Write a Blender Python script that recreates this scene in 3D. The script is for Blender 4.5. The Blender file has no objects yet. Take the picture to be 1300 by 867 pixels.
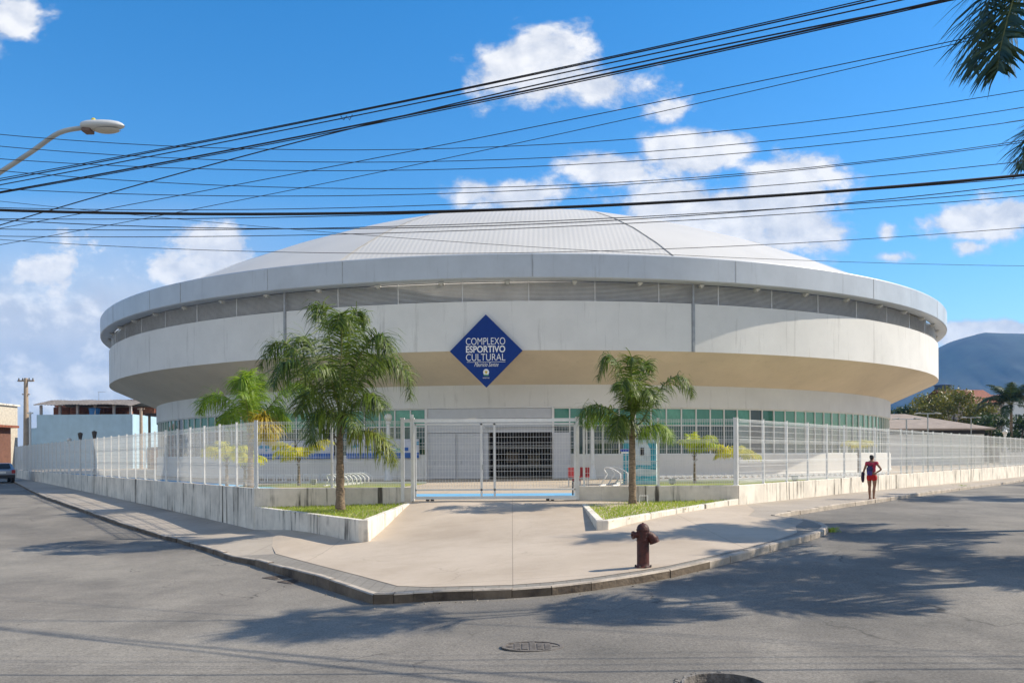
import bpy, bmesh, math, random
import numpy as np
from mathutils import Vector, Matrix
from mathutils.geometry import delaunay_2d_cdt
R = math.radians
PI = math.pi
random.seed(7)
scene = bpy.context.scene
COL = scene.collection

# ------------------------------------------------------------------ camera
F = 1040.0                     # focal length in photo pixels (1300 wide)
EYE = 1.75
ROLL = 0.006
cam_d = bpy.data.cameras.new('camera')
cam_d.sensor_width = 36.0
cam_d.lens = 36.0 * F / 1300.0
cam_d.shift_y = 145.5 / 1300.0
cam_d.clip_start = 0.1
cam_d.clip_end = 20000
cam = bpy.data.objects.new('camera', cam_d)
COL.objects.link(cam)
cam.location = (0, 0, EYE)
cam.rotation_euler = (R(90), ROLL, 0)
scene.camera = cam

# ------------------------------------------------------------------ light
SUN_AZ = R(9)          # sun to the right, a little ahead of the camera
SUN_EL = R(41)
sun_dir = Vector((math.cos(SUN_AZ) * math.cos(SUN_EL), math.sin(SUN_AZ) * math.cos(SUN_EL), math.sin(SUN_EL)))
sd = bpy.data.lights.new('sun', 'SUN')
sd.energy = 5.0
sd.angle = R(0.46)
sd.color = (1.0, 0.90, 0.75)
so = bpy.data.objects.new('sun', sd)
COL.objects.link(so)
so.rotation_euler = (-sun_dir).to_track_quat('-Z', 'Y').to_euler()

scene.view_settings.view_transform = 'Standard'
scene.view_settings.look = 'None'
scene.view_settings.exposure = 0.46
scene.view_settings.gamma = 1.0
scene.view_settings.use_curve_mapping = False

SKY_STRENGTH = 0.125
SKY_SAT, SKY_VAL = 1.42, 1.16


def build_world():
    w = bpy.data.worlds.new('World')
    scene.world = w
    w.use_nodes = True
    nt = w.node_tree
    nt.nodes.clear()
    N, L = nt.nodes.new, nt.links.new

    def math_(op, a, b=None, clamp=False):
        n = N('ShaderNodeMath'); n.operation = op; n.use_clamp = clamp
        for i, v in enumerate((a, b)):
            if v is None: continue
            if isinstance(v, (int, float)): n.inputs[i].default_value = v
            else: L(v, n.inputs[i])
        return n.outputs[0]

    out = N('ShaderNodeOutputWorld'); bg = N('ShaderNodeBackground')
    bg.inputs['Strength'].default_value = SKY_STRENGTH
    L(bg.outputs[0], out.inputs[0])
    sky = N('ShaderNodeTexSky'); sky.sky_type = 'NISHITA'; sky.sun_disc = False
    sky.sun_elevation = SUN_EL
    sky.sun_rotation = PI / 2 - SUN_AZ
    sky.air_density = 1.0; sky.dust_density = 0.15; sky.ozone_density = 2.0
    hs = N('ShaderNodeHueSaturation')
    hs.inputs['Saturation'].default_value = SKY_SAT
    hs.inputs['Value'].default_value = SKY_VAL
    L(sky.outputs[0], hs.inputs['Color'])
    tc = N('ShaderNodeTexCoord')
    sp = N('ShaderNodeSeparateXYZ'); L(tc.outputs['Generated'], sp.inputs[0])
    fy = math_('GREATER_THAN', sp.outputs[1], 0.02)
    yy = math_('MAXIMUM', sp.outputs[1], 0.02)
    u = math_('DIVIDE', sp.outputs[0], yy)
    v = math_('DIVIDE', sp.outputs[2], yy)
    uv = N('ShaderNodeCombineXYZ'); L(u, uv.inputs[0]); L(v, uv.inputs[1])
    # (centre, half sizes) of the clouds as directions on the sky
    blobs = [(690, 82, 130, 66, 1), (640, 78, 80, 40, .85), (775, 108, 90, 42, .9), (850, 142, 40, 24, .7),
             (780, 214, 80, 34, .95), (650, 246, 105, 34, .95), (895, 200, 95, 44, 1), (845, 190, 60, 36, .8),
             (1000, 255, 100, 76, 1.1), (1020, 290, 95, 50, 1), (930, 275, 115, 56, 1), (860, 262, 120, 46, .95),
             (1245, 287, 92, 36, 1), (1285, 275, 60, 40, 1), (1232, 318, 36, 18, .8), (1137, 330, 46, 15, .8), (1128, 298, 20, 16, .7),
             (1200, 215, 40, 16, .5), (15, 18, 66, 50, 1), (-10, 20, 80, 60, .8),
             (60, 375, 260, 100, .45), (275, 312, 90, 46, .95), (230, 340, 110, 60, .7), (45, 345, 130, 50, .68), (180, 430, 260, 90, .42), (120, 480, 330, 60, .42),
             (60, 515, 400, 40, .5), (1260, 428, 170, 22, 1.1), (-300, 300, 300, 150, .9), (1700, 250, 260, 110, .9), (1500, 60, 130, 60, .8)]
    acc = None
    for cx, cy, rx, ry, s in blobs:
        m = N('ShaderNodeVectorMath'); m.operation = 'MULTIPLY_ADD'
        L(uv.outputs[0], m.inputs[0])
        cu, cv, ru, rv = (cx - 650) / F, (579 - cy) / F, rx / F, ry / F
        m.inputs[1].default_value = (1 / ru, 1 / rv, 0)
        m.inputs[2].default_value = (-cu / ru, -cv / rv, 0)
        ln = N('ShaderNodeVectorMath'); ln.operation = 'LENGTH'; L(m.outputs[0], ln.inputs[0])
        d = math_('MULTIPLY_ADD', ln.outputs['Value'], -s); d.node.inputs[2].default_value = s
        acc = d if acc is None else math_('MAXIMUM', acc, d)
    acc = math_('MAXIMUM', acc, -0.6)

    def fbm(scale, off, detail=7, rough=.58):
        mp = N('ShaderNodeMapping'); L(uv.outputs[0], mp.inputs[0])
        mp.inputs['Location'].default_value = off
        mp.inputs['Scale'].default_value = (1, 1.35, 1)
        n = N('ShaderNodeTexNoise'); n.inputs['Scale'].default_value = scale
        n.inputs['Detail'].default_value = detail; n.inputs['Roughness'].default_value = rough
        n.inputs['Distortion'].default_value = 0.15
        L(mp.outputs[0], n.inputs['Vector'])
        return n.outputs[0]
    n1 = fbm(12, (0, 0, 0), 9, .6); n1b = fbm(12, (-0.012, -0.02, 0), 9, .6); n2 = fbm(3.2, (3, 1, 0), 4)
    dens = math_('ADD', acc, math_('MULTIPLY', math_('SUBTRACT', n1, .5), 2.1))
    mr = N('ShaderNodeMapRange'); mr.interpolation_type = 'SMOOTHSTEP'
    L(dens, mr.inputs[0]); mr.inputs[1].default_value = 0.10; mr.inputs[2].default_value = 0.54
    # thin veil low in the left of the sky
    veil = N('ShaderNodeMapRange'); L(v, veil.inputs[0])
    veil.inputs[1].default_value = 0.33; veil.inputs[2].default_value = 0.14
    vl = N('ShaderNodeMapRange'); L(u, vl.inputs[0]); vl.inputs[1].default_value = -0.12; vl.inputs[2].default_value = -0.52
    vv = math_('MULTIPLY', math_('MULTIPLY', veil.outputs[0], vl.outputs[0]), math_('MULTIPLY_ADD', n2, 2.0), clamp=True)
    for l_ in nt.links:
        if l_.to_node.bl_idname == 'ShaderNodeMath' and l_.to_node.operation == 'MULTIPLY_ADD' and l_.from_node == n2.node: l_.to_node.inputs[2].default_value = .35
    alpha = math_('MULTIPLY', math_('MAXIMUM', mr.outputs[0], vv), fy)
    # sunward side of the billows is brighter
    sh = math_('MULTIPLY_ADD', math_('SUBTRACT', n1, n1b), 3.2); sh.node.inputs[2].default_value = .62
    sh = math_('MINIMUM', math_('MAXIMUM', sh, 0.0), 1.0)
    cr = N('ShaderNodeMix'); cr.data_type = 'RGBA'
    L(math_('MULTIPLY', sh, math_('MAXIMUM', mr.outputs[0], .25)), cr.inputs[0])
    cr.inputs[6].default_value = (3.7, 4.0, 4.6, 1)
    cr.inputs[7].default_value = (6.5, 6.4, 6.3, 1)
    # unseen broken cloud added behind the camera to whiten the light on shaded walls
    n3 = N('ShaderNodeTexNoise'); n3.inputs['Scale'].default_value = 2.6; n3.inputs['Detail'].default_value = 6; L(tc.outputs['Generated'], n3.inputs['Vector'])
    r3 = N('ShaderNodeMapRange'); r3.interpolation_type = 'SMOOTHSTEP'; L(n3.outputs[0], r3.inputs[0]); r3.inputs[1].default_value = .36; r3.inputs[2].default_value = .48
    m1 = N('ShaderNodeMapRange'); L(sp.outputs[1], m1.inputs[0]); m1.inputs[1].default_value = -.02; m1.inputs[2].default_value = -.3
    m3 = N('ShaderNodeMapRange'); L(sp.outputs[2], m3.inputs[0]); m3.inputs[1].default_value = .98; m3.inputs[2].default_value = .80
    back = math_('MULTIPLY', math_('MULTIPLY', m1.outputs[0], m3.outputs[0]), r3.outputs[0])
    alpha = math_('MAXIMUM', alpha, back)
    mx = N('ShaderNodeMix'); mx.data_type = 'RGBA'
    L(math_('MULTIPLY', alpha, .96), mx.inputs[0]); L(hs.outputs[0], mx.inputs[6]); L(cr.outputs[2], mx.inputs[7])
    L(mx.outputs[2], bg.inputs['Color'])


build_world()

# ------------------------------------------------------------------ projection helpers (survey of the photo)
def ray(px, py):
    a, b = (px - 650) / F, (579 - py) / F
    c, s = math.cos(ROLL), math.sin(ROLL)
    return a * c + b * s, -a * s + b * c       # dx/dy, dz/dy


def P(px, py, Y):
    dx, dz = ray(px, py)
    return Vector((dx * Y, Y, EYE + dz * Y))


CP = [(-7.88, 25, -.44), (-10.9, 28.9, -.36), (-16, 35.4, -.27), (-27, 50, -.05), (-42, 70, .15),
      (-3.4, 19.4, -.27), (-3, 25, .38), (-.5, 25, .38), (2.04, 25, .38), (1.9, 18.4, .10), (6.92, 25, .22), (10.5, 29.2, .22),
      (15.3, 34.8, .21), (25, 46, .10), (38, 61, .0), (-6, 19, -.45), (-1.5, 13, -.25), (1.7, 14, -.05), (6, 16.5, .10),
      (0, 0, .0), (-12, 10, -.2), (12, 8, .15), (-30, 25, -.1), (30, 25, .1), (0, -12, .0), (-60, 95, .1), (60, 90, 0),
      (-60, 30, 0), (60, 30, 0), (-100, 150, 0), (100, 150, 0), (-100, -60, 0), (100, -60, 0)]
_cp = np.array(CP)
_k = lambda d2: -np.sqrt(d2 + 4.0)
_A = _k(((_cp[:, None, :2] - _cp[None, :, :2]) ** 2).sum(-1))
_n = len(CP)
_S = np.zeros((_n + 1, _n + 1)); _S[:_n, :_n] = _A; _S[_n, :_n] = 1; _S[:_n, _n] = 1
_w = np.linalg.solve(_S, np.append(_cp[:, 2], 0))


def H(x, y):                                    # height of the pavement surface
    d2 = (_cp[:, 0] - x) ** 2 + (_cp[:, 1] - y) ** 2
    h = float((_w[:_n] * _k(d2)).sum() + _w[_n])
    return max(-.6, min(.5, h))


def KH(x, y):                                   # kerb height
    return .105 + .085 * math.exp(-((x + 4.0) ** 2 + (y - 14) ** 2) / 8.0)


def ZR(x, y):
    return H(x, y) - KH(x, y)


def G(px, py, fn=H, off=0.0):
    dx, dz = ray(px, py)
    f = lambda Y: EYE + dz * Y - fn(dx * Y, Y) - off
    y0 = 3.0
    while f(y0) > 0 and y0 < 300: y0 += .3
    a, b = y0 - .3, y0
    for _ in range(30):
        m = (a + b) / 2
        if f(m) > 0: a = m
        else: b = m
    return Vector((dx * b, b, fn(dx * b, b) + off))


def GZ(px, py, z):
    dx, dz = ray(px, py)
    Y = (z - EYE) / dz
    return Vector((dx * Y, Y, z))


# ------------------------------------------------------------------ materials
MATS = {}


def mat(name, col, rough=.8, metal=0.0, var=.12, scale=3.0, bump=0.0, bscale=40.0, streak=0.0, col2=None, spec=.5, stretch=(1, 1, 1), rnd=0.0, coat=0.0, sfreq=2.2, stain=0.0):
    if name in MATS: return MATS[name]
    m = bpy.data.materials.new(name); MATS[name] = m
    m.use_nodes = True
    nt = m.node_tree; N, L = nt.nodes.new, nt.links.new
    b = nt.nodes['Principled BSDF']
    b.inputs['Roughness'].default_value = rough; b.inputs['Metallic'].default_value = metal
    b.inputs['Specular IOR Level'].default_value = spec
    if coat: b.inputs['Coat Weight'].default_value = coat
    tc = N('ShaderNodeTexCoord'); mp = N('ShaderNodeMapping'); L(tc.outputs['Object'], mp.inputs[0])
    mp.inputs['Scale'].default_value = stretch
    n = N('ShaderNodeTexNoise'); n.inputs['Scale'].default_value = scale; n.inputs['Detail'].default_value = 8; n.inputs['Roughness'].default_value = .65
    L(mp.outputs[0], n.inputs['Vector'])
    mx = N('ShaderNodeMix'); mx.data_type = 'RGBA'
    c2 = col2 or tuple(max(0, c * (1 - 2 * var)) for c in col)
    c1 = col if col2 else tuple(min(1, c * (1 + var)) for c in col)
    mx.inputs[6].default_value = (*c1, 1); mx.inputs[7].default_value = (*c2, 1)
    mr = N('ShaderNodeMapRange'); L(n.outputs[0], mr.inputs[0]); mr.inputs[1].default_value = .32; mr.inputs[2].default_value = .7
    L(mr.outputs[0], mx.inputs[0])
    col_out = mx.outputs[2]
    if streak:
        mp2 = N('ShaderNodeMapping'); L(tc.outputs['Object'], mp2.inputs[0]); mp2.inputs['Scale'].default_value = (sfreq, sfreq, .16)
        n2 = N('ShaderNodeTexNoise'); n2.inputs['Scale'].default_value = 1.1; n2.inputs['Detail'].default_value = 9; n2.inputs['Roughness'].default_value = .72
        L(mp2.outputs[0], n2.inputs['Vector'])
        r2 = N('ShaderNodeMapRange'); L(n2.outputs[0], r2.inputs[0]); r2.inputs[1].default_value = .57; r2.inputs[2].default_value = .70
        r2.inputs[4].default_value = streak
        m2 = N('ShaderNodeMix'); m2.data_type = 'RGBA'; L(r2.outputs[0], m2.inputs[0]); L(col_out, m2.inputs[6])
        m2.inputs[7].default_value = (col[0] * .25, col[1] * .23, col[2] * .2, 1)
        col_out = m2.outputs[2]
    if stain:
        mp3 = N('ShaderNodeMapping'); L(tc.outputs['Object'], mp3.inputs[0]); mp3.inputs['Scale'].default_value = (5.5, 5.5, .35)
        n3 = N('ShaderNodeTexNoise'); n3.inputs['Scale'].default_value = 1.0; n3.inputs['Detail'].default_value = 5; n3.inputs['Roughness'].default_value = .6
        L(mp3.outputs[0], n3.inputs['Vector'])
        n4 = N('ShaderNodeTexNoise'); n4.inputs['Scale'].default_value = .9; n4.inputs['Detail'].default_value = 4; L(tc.outputs['Object'], n4.inputs['Vector'])
        ra = N('ShaderNodeMapRange'); L(n3.outputs[0], ra.inputs[0]); ra.inputs[1].default_value = .52; ra.inputs[2].default_value = .63
        rb_ = N('ShaderNodeMapRange'); L(n4.outputs[0], rb_.inputs[0]); rb_.inputs[1].default_value = .40; rb_.inputs[2].default_value = .58; rb_.inputs[4].default_value = stain
        mm = N('ShaderNodeMath'); mm.operation = 'MULTIPLY'; L(ra.outputs[0], mm.inputs[0]); L(rb_.outputs[0], mm.inputs[1])
        m5 = N('ShaderNodeMix'); m5.data_type = 'RGBA'; L(mm.outputs[0], m5.inputs[0]); L(col_out, m5.inputs[6]); m5.inputs[7].default_value = (.07, .06, .045, 1)
        col_out = m5.outputs[2]
    if rnd:
        ge = N('ShaderNodeNewGeometry')
        hv = N('ShaderNodeHueSaturation'); L(col_out, hv.inputs['Color'])
        r3 = N('ShaderNodeMapRange'); L(ge.outputs['Random Per Island'], r3.inputs[0]); r3.inputs[3].default_value = 1 - rnd; r3.inputs[4].default_value = 1 + rnd
        L(r3.outputs[0], hv.inputs['Value'])
        col_out = hv.outputs[0]
    L(col_out, b.inputs['Base Color'])
    if bump:
        nb = N('ShaderNodeTexNoise'); nb.inputs['Scale'].default_value = bscale; nb.inputs['Detail'].default_value = 5
        L(tc.outputs['Object'], nb.inputs['Vector'])
        bp = N('ShaderNodeBump'); bp.inputs['Strength'].default_value = bump; bp.inputs['Distance'].default_value = .02
        L(nb.outputs[0], bp.inputs['Height']); L(bp.outputs[0], b.inputs['Normal'])
    return m


def leaf_mat(name, col, col2, trans=.35, rough=.5):
    if name in MATS: return MATS[name]
    m = bpy.data.materials.new(name); MATS[name] = m
    m.use_nodes = True
    nt = m.node_tree; N, L = nt.nodes.new, nt.links.new
    b = nt.nodes['Principled BSDF']; out = nt.nodes['Material Output']
    b.inputs['Roughness'].default_value = rough
    ge = N('ShaderNodeNewGeometry')
    mx = N('ShaderNodeMix'); mx.data_type = 'RGBA'
    mx.inputs[6].default_value = (*col, 1); mx.inputs[7].default_value = (*col2, 1)
    L(ge.outputs['Random Per Island'], mx.inputs[0])
    L(mx.outputs[2], b.inputs['Base Color'])
    t = N('ShaderNodeBsdfTranslucent')
    hv = N('ShaderNodeHueSaturation'); hv.inputs['Value'].default_value = 1.5; hv.inputs['Hue'].default_value = .485; L(mx.outputs[2], hv.inputs['Color']); L(hv.outputs[0], t.inputs['Color'])
    ms = N('ShaderNodeMixShader'); ms.inputs[0].default_value = trans
    L(b.outputs[0], ms.inputs[1]); L(t.outputs[0], ms.inputs[2]); L(ms.outputs[0], out.inputs[0])
    return m


def ground_mat(name, base, dark, light, joints=0.0, cracks=.5, fine=.25, dirtcol=(.12, .10, .08)):
    m = bpy.data.materials.new(name); MATS[name] = m
    m.use_nodes = True
    nt = m.node_tree; N, L = nt.nodes.new, nt.links.new
    b = nt.nodes['Principled BSDF']; b.inputs['Roughness'].default_value = .88; b.inputs['Specular IOR Level'].default_value = .3
    tc = N('ShaderNodeTexCoord'); ob = tc.outputs['Object']

    def noise(sc, det=6, ro=.6, st=(1, 1, 1), rot=0):
        mp = N('ShaderNodeMapping'); L(ob, mp.inputs[0]); mp.inputs['Scale'].default_value = st; mp.inputs['Rotation'].default_value = (0, 0, rot)
        n = N('ShaderNodeTexNoise'); n.inputs['Scale'].default_value = sc; n.inputs['Detail'].default_value = det; n.inputs['Roughness'].default_value = ro
        L(mp.outputs[0], n.inputs['Vector']); return n.outputs[0]

    def rng(s, a, c, o1=0, o2=1):
        r = N('ShaderNodeMapRange'); L(s, r.inputs[0])
        for i, v in zip((1, 2, 3, 4), (a, c, o1, o2)): r.inputs[i].default_value = v
        return r.outputs[0]

    def mix(f, a, c):
        x = N('ShaderNodeMix'); x.data_type = 'RGBA'
        L(f, x.inputs[0])
        for i, v in ((6, a), (7, c)):
            if isinstance(v, tuple): x.inputs[i].default_value = (*v, 1)
            else: L(v, x.inputs[i])
        return x.outputs[2]
    c = mix(rng(noise(.35, 8, .62), .38, .66), base, dark)
    c = mix(rng(noise(.16, 7, .7, (1, .45, 1), .5), .5, .72, 0, .8), c, light)
    c = mix(rng(noise(2.4, 8, .75), .56, .8, 0, .45), c, dark)
    c = mix(rng(noise(1.3, 9, .8, (.35, 1.6, 1), -.15), .57, .75, 0, .5), c, light)
    c = mix(rng(noise(9, 6, .8, (.6, 1.3, 1)), .52, .72, 0, .55), c, dark)
    c = mix(rng(noise(6, 8, .85, (.4, 1.5, 1), .3), .58, .72, 0, .5), c, light)
    # aggregate
    ag = noise(38, 5, .85)
    hv = N('ShaderNodeHueSaturation'); L(c, hv.inputs['Color']); L(rng(ag, .36, .66, 1 - fine, 1 + fine), hv.inputs['Value'])
    c = hv.outputs[0]
    if cracks:
        mp = N('ShaderNodeMapping'); L(ob, mp.inputs[0])
        wn = N('ShaderNodeTexNoise'); wn.inputs['Scale'].default_value = 1.2; wn.inputs['Detail'].default_value = 5
        L(ob, wn.inputs['Vector'])
        va = N('ShaderNodeVectorMath'); va.operation = 'MULTIPLY_ADD'; L(wn.outputs['Color'], va.inputs[0]); va.inputs[1].default_value = (1.1, 1.1, 0); L(ob, va.inputs[2])
        vo = N('ShaderNodeTexVoronoi'); vo.feature = 'DISTANCE_TO_EDGE'; vo.inputs['Scale'].default_value = .33; L(va.outputs[0], vo.inputs['Vector'])
        fm = N('ShaderNodeMath'); fm.operation = 'MULTIPLY'; L(rng(vo.outputs['Distance'], .001, .006, cracks, 0), fm.inputs[0]); L(rng(noise(.5, 3), .5, .62), fm.inputs[1])
        c = mix(fm.outputs[0], c, tuple(v * .3 for v in dark))
    if joints:
        br = N('ShaderNodeTexBrick'); br.offset = 0; L(ob, br.inputs['Vector'])
        br.inputs['Scale'].default_value = 1.0; br.inputs['Brick Width'].default_value = joints; br.inputs['Row Height'].default_value = joints
        br.inputs['Mortar Size'].default_value = .008; br.inputs['Mortar Smooth'].default_value = .3
        jm = N('ShaderNodeMath'); jm.operation = 'MULTIPLY'; L(br.outputs['Fac'], jm.inputs[0]); jm.inputs[1].default_value = .55
        c = mix(jm.outputs[0], c, dirtcol)
    L(c, b.inputs['Base Color'])
    bp = N('ShaderNodeBump'); bp.inputs['Strength'].default_value = .35; bp.inputs['Distance'].default_value = .012
    L(noise(55, 5, .7), bp.inputs['Height']); L(bp.outputs[0], b.inputs['Normal'])
    return m


M_road = ground_mat('asphalt', (.212, .193, .165), (.128, .119, .104), (.34, .312, .262), cracks=.8, fine=.42)
M_plaza = ground_mat('plaza_concrete', (.50, .42, .33), (.385, .315, .24), (.56, .48, .385), joints=4.2, cracks=.25, fine=.07)
M_court = ground_mat('court_concrete', (.48, .40, .30), (.42, .34, .25), (.54, .46, .35), joints=2.5, cracks=.0, fine=.07)
M_strip = ground_mat('grey_setts', (.26, .24, .205), (.19, .175, .15), (.33, .30, .26), joints=.20, cracks=.0, fine=.18)
M_walk = ground_mat('sidewalk_concrete', (.40, .35, .29), (.31, .27, .22), (.50, .44, .36), joints=1.5, cracks=.4, fine=.10)
M_blue = ground_mat('blue_paint', (.17, .42, .62), (.13, .34, .52), (.24, .5, .68), cracks=0, fine=.05)
M_dirt = ground_mat('dirt', (.17, .14, .09), (.10, .10, .05), (.22, .19, .13), cracks=0)
M_kerb = mat('kerb_stone', (.34, .285, .225), .9, scale=1.9, bump=.8, bscale=18, rnd=.12, col2=(.12, .09, .065))
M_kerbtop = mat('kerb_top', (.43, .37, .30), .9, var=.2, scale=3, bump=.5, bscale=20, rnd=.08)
M_kerb_face = mat('kerb_face', (.20, .155, .11), .95, scale=2.2, bump=.8, bscale=16, rnd=.15, col2=(.055, .04, .03))  # brown dirt stains, with the shade on the street side darkening the colour too
M_grass = mat('grass_soil', (.17, .24, .035), .95, scale=1.6, col2=(.30, .28, .09), bump=.9, bscale=25)
M_wallc = mat('weathered_concrete', (.72, .665, .57), .9, var=.12, scale=1.3, bump=.25, bscale=14, streak=.35, sfreq=3.4, stain=.95)
M_white = mat('white_paint', (.74, .74, .71), .55, var=.04, scale=6)
M_fence = mat('fence_white', (.72, .72, .69), .45, var=.05, scale=4)
M_bwall = mat('arena_wall', (.70, .69, .655), .8, var=.05, scale=.35, bump=.08, bscale=3, streak=.32)
M_soffit = mat('arena_soffit', (.68, .59, .46), .85, var=.08, scale=.18, streak=.16)  # cream tint puts warm ground bounce on white paint into the colour
M_fascia = mat('fascia_metal', (.48, .52, .565), .42, metal=.0, var=.06, scale=.5, streak=.28)
M_louv = mat('louvre', (.74, .73, .71), .5, metal=.0, var=.08, scale=1.0)
M_dark = mat('dark_gap', (.03, .03, .03), .9)
M_seam = mat('seam', (.35, .37, .39), .8)
M_glass = mat('green_glass', (.055, .25, .175), .05, var=.18, scale=.6, spec=.7)
M_glassd = mat('dark_glass', (.022, .05, .044), .04, var=.2, scale=.6, spec=.8)
M_black = mat('black_rubber', (.02, .02, .022), .6)
M_wire = mat('cable_black', (.012, .010, .011), .7)
M_trunk = mat('palm_trunk', (.24, .18, .12), .95, var=.35, scale=9, bump=.9, bscale=20, stretch=(1, 1, 3))
M_bark = mat('bark', (.16, .12, .085), .95, var=.3, scale=6, bump=.8)
M_rust = mat('hydrant_red', (.075, .015, .010), .6, var=.4, scale=9, bump=.4, bscale=30)
M_steel = mat('galvanised', (.42, .44, .45), .4, metal=.55, var=.1)
M_iron = mat('cast_iron', (.12, .10, .085), .75, metal=.2, var=.3, scale=20, bump=.5)
M_red = mat('red_paint', (.30, .02, .022), .5)
M_conc_pole = mat('pole_concrete', (.42, .33, .25), .9, var=.12, scale=3, streak=.2)

L_queen = leaf_mat('palm_leaf_green', (.026, .062, .007), (.15, .22, .018), .34)
L_dark = leaf_mat('palm_leaf_dark', (.022, .045, .012), (.07, .095, .025), .25)
L_lime = leaf_mat('palm_leaf_lime', (.10, .20, .010), (.22, .33, .03), .42)
L_yel = leaf_mat('palm_leaf_yellow', (.58, .52, .02), (.42, .48, .03), .5)
L_straw = leaf_mat('palm_leaf_straw', (.46, .32, .03), (.38, .36, .04), .4)
L_tree = leaf_mat('tree_leaf', (.075, .105, .012), (.19, .17, .022), .25)
L_bush = leaf_mat('bush_leaf', (.020, .045, .012), (.045, .09, .015), .25)
L_grass = leaf_mat('grass_blade', (.18, .31, .025), (.36, .40, .06), .35)


# ------------------------------------------------------------------ mesh building
class MB:
    def __init__(s):
        s.v, s.f, s.mi = [], [], []
        s.m = 0

    def add(s, vs, fs):
        o = len(s.v)
        s.v += [tuple(p) for p in vs]
        s.f += [tuple(i + o for i in f) for f in fs]
        s.mi += [s.m] * len(fs)

    def box(s, c, d, rz=0.0, M=None):
        x, y, z = d[0] / 2, d[1] / 2, d[2] / 2
        vs = [Vector((a, b, e)) for a in (-x, x) for b in (-y, y) for e in (-z, z)]
        if rz: vs = [Matrix.Rotation(rz, 3, 'Z') @ p for p in vs]
        if M is not None: vs = [M @ p for p in vs]
        c = Vector(c)
        s.add([p + c for p in vs], [(0, 1, 3, 2), (4, 6, 7, 5), (0, 4, 5, 1), (2, 3, 7, 6), (0, 2, 6, 4), (1, 5, 7, 3)])

    def bbox(s, a, b):
        s.box([(a[i] + b[i]) / 2 for i in range(3)], [abs(b[i] - a[i]) for i in range(3)])

    def tube(s, pts, r, n=8, caps=True):
        pts = [Vector(p) for p in pts]
        rs = r if isinstance(r, (list, tuple)) else [r] * len(pts)
        vs, fs = [], []
        up = Vector((0, 0, 1))
        t0 = (pts[1] - pts[0]).normalized()
        a = t0.cross(up)
        if a.length < .05: a = t0.cross(Vector((1, 0, 0)))
        a.normalize()
        for i, p in enumerate(pts):
            t = (pts[min(i + 1, len(pts) - 1)] - pts[max(i - 1, 0)]).normalized()
            a = (a - t * a.dot(t)).normalized(); b = t.cross(a)
            for k in range(n):
                an = 2 * PI * k / n
                vs.append(p + (a * math.cos(an) + b * math.sin(an)) * rs[i])
        for i in range(len(pts) - 1):
            for k in range(n):
                k2 = (k + 1) % n
                fs.append((i * n + k, i * n + k2, (i + 1) * n + k2, (i + 1) * n + k))
        if caps:
            fs.append(tuple(reversed(range(n)))); fs.append(tuple((len(pts) - 1) * n + k for k in range(n)))
        s.add(vs, fs)

    def lathe(s, prof, n=16, c=(0, 0, 0), a0=0.0, a1=2 * PI):
        full = abs(a1 - a0 - 2 * PI) < 1e-6
        m = n if full else n + 1
        vs, fs = [], []
        for r, z in prof:
            for k in range(m):
                an = a0 + (a1 - a0) * k / n
                vs.append((c[0] + r * math.sin(an), c[1] - r * math.cos(an), c[2] + z))
        for i in range(len(prof) - 1):
            for k in range(n):
                k2 = (k + 1) % m
                fs.append((i * m + k, i * m + k2, (i + 1) * m + k2, (i + 1) * m + k))
        s.add(vs, fs)

    def prism(s, poly, z0, z1):
        n = len(poly)
        g0 = z0 if callable(z0) else (lambda x, y: z0)
        g1 = z1 if callable(z1) else (lambda x, y: z1)
        s.add([(x, y, g0(x, y)) for x, y in poly] + [(x, y, g1(x, y)) for x, y in poly],
              [tuple(reversed(range(n))), tuple(range(n, 2 * n))] + [(i, (i + 1) % n, (i + 1) % n + n, i + n) for i in range(n)])

    def mesh(s, name, mats, smooth=False):
        me = bpy.data.meshes.new(name)
        me.from_pydata(s.v, [], s.f)
        if not isinstance(mats, (list, tuple)): mats = [mats]
        for m in mats: me.materials.append(m)
        me.polygons.foreach_set('material_index', s.mi)
        if smooth: me.polygons.foreach_set('use_smooth', [True] * len(me.polygons))
        me.update()
        return me

    def build(s, name, mats, parent=None, smooth=False, loc=None, fix=True, auto=None):
        me = s.mesh(name, mats, smooth)
        if fix:
            bm = bmesh.new(); bm.from_mesh(me); bmesh.ops.recalc_face_normals(bm, faces=bm.faces); bm.to_mesh(me); bm.free()
        if auto is not None:
            me.set_sharp_from_angle(angle=R(auto))
        o = bpy.data.objects.new(name, me)
        COL.objects.link(o)
        if parent is not None: o.parent = parent
        if loc is not None: o.location = loc
        return o


def tag(o, label, cat, group=None):
    o['label'] = label; o['category'] = cat
    if group: o['group'] = group
    return o


def struct(o, kind='structure'):
    o['kind'] = kind
    return o


def empty(name, loc, label, cat, group=None, rz=0.0):
    o = bpy.data.objects.new(name, None)
    o.empty_display_size = .3
    COL.objects.link(o); o.location = loc; o.rotation_euler = (0, 0, rz)
    return tag(o, label, cat, group)


def link(name, me, parent, loc=(0, 0, 0), rz=0.0):
    o = bpy.data.objects.new(name, me); COL.objects.link(o); o.parent = parent; o.location = loc; o.rotation_euler = (0, 0, rz)
    return o


def bevel(o, w=.02, seg=2):
    md = o.modifiers.new('bevel', 'BEVEL'); md.width = w; md.segments = seg; md.limit_method = 'ANGLE'


# ------------------------------------------------------------------ key plan points
Y0 = 25.0                               # front fence line
Z_IN = .38                              # level inside the fence
Z_TOP = .82                             # top of the base walls
LC = Vector((-7.88, Y0)); RC = Vector((6.92, Y0))
GL, GR = -3.02, 2.04                    # gate opening
DL = Vector((-.606, .795)).normalized(); DR = Vector((.653, .757)).normalized()
NL = Vector((DL.y, -DL.x)); NR = Vector((DR.y, -DR.x))      # right-hand normals
CX, CY = .99, 82.9                      # arena centre


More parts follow.
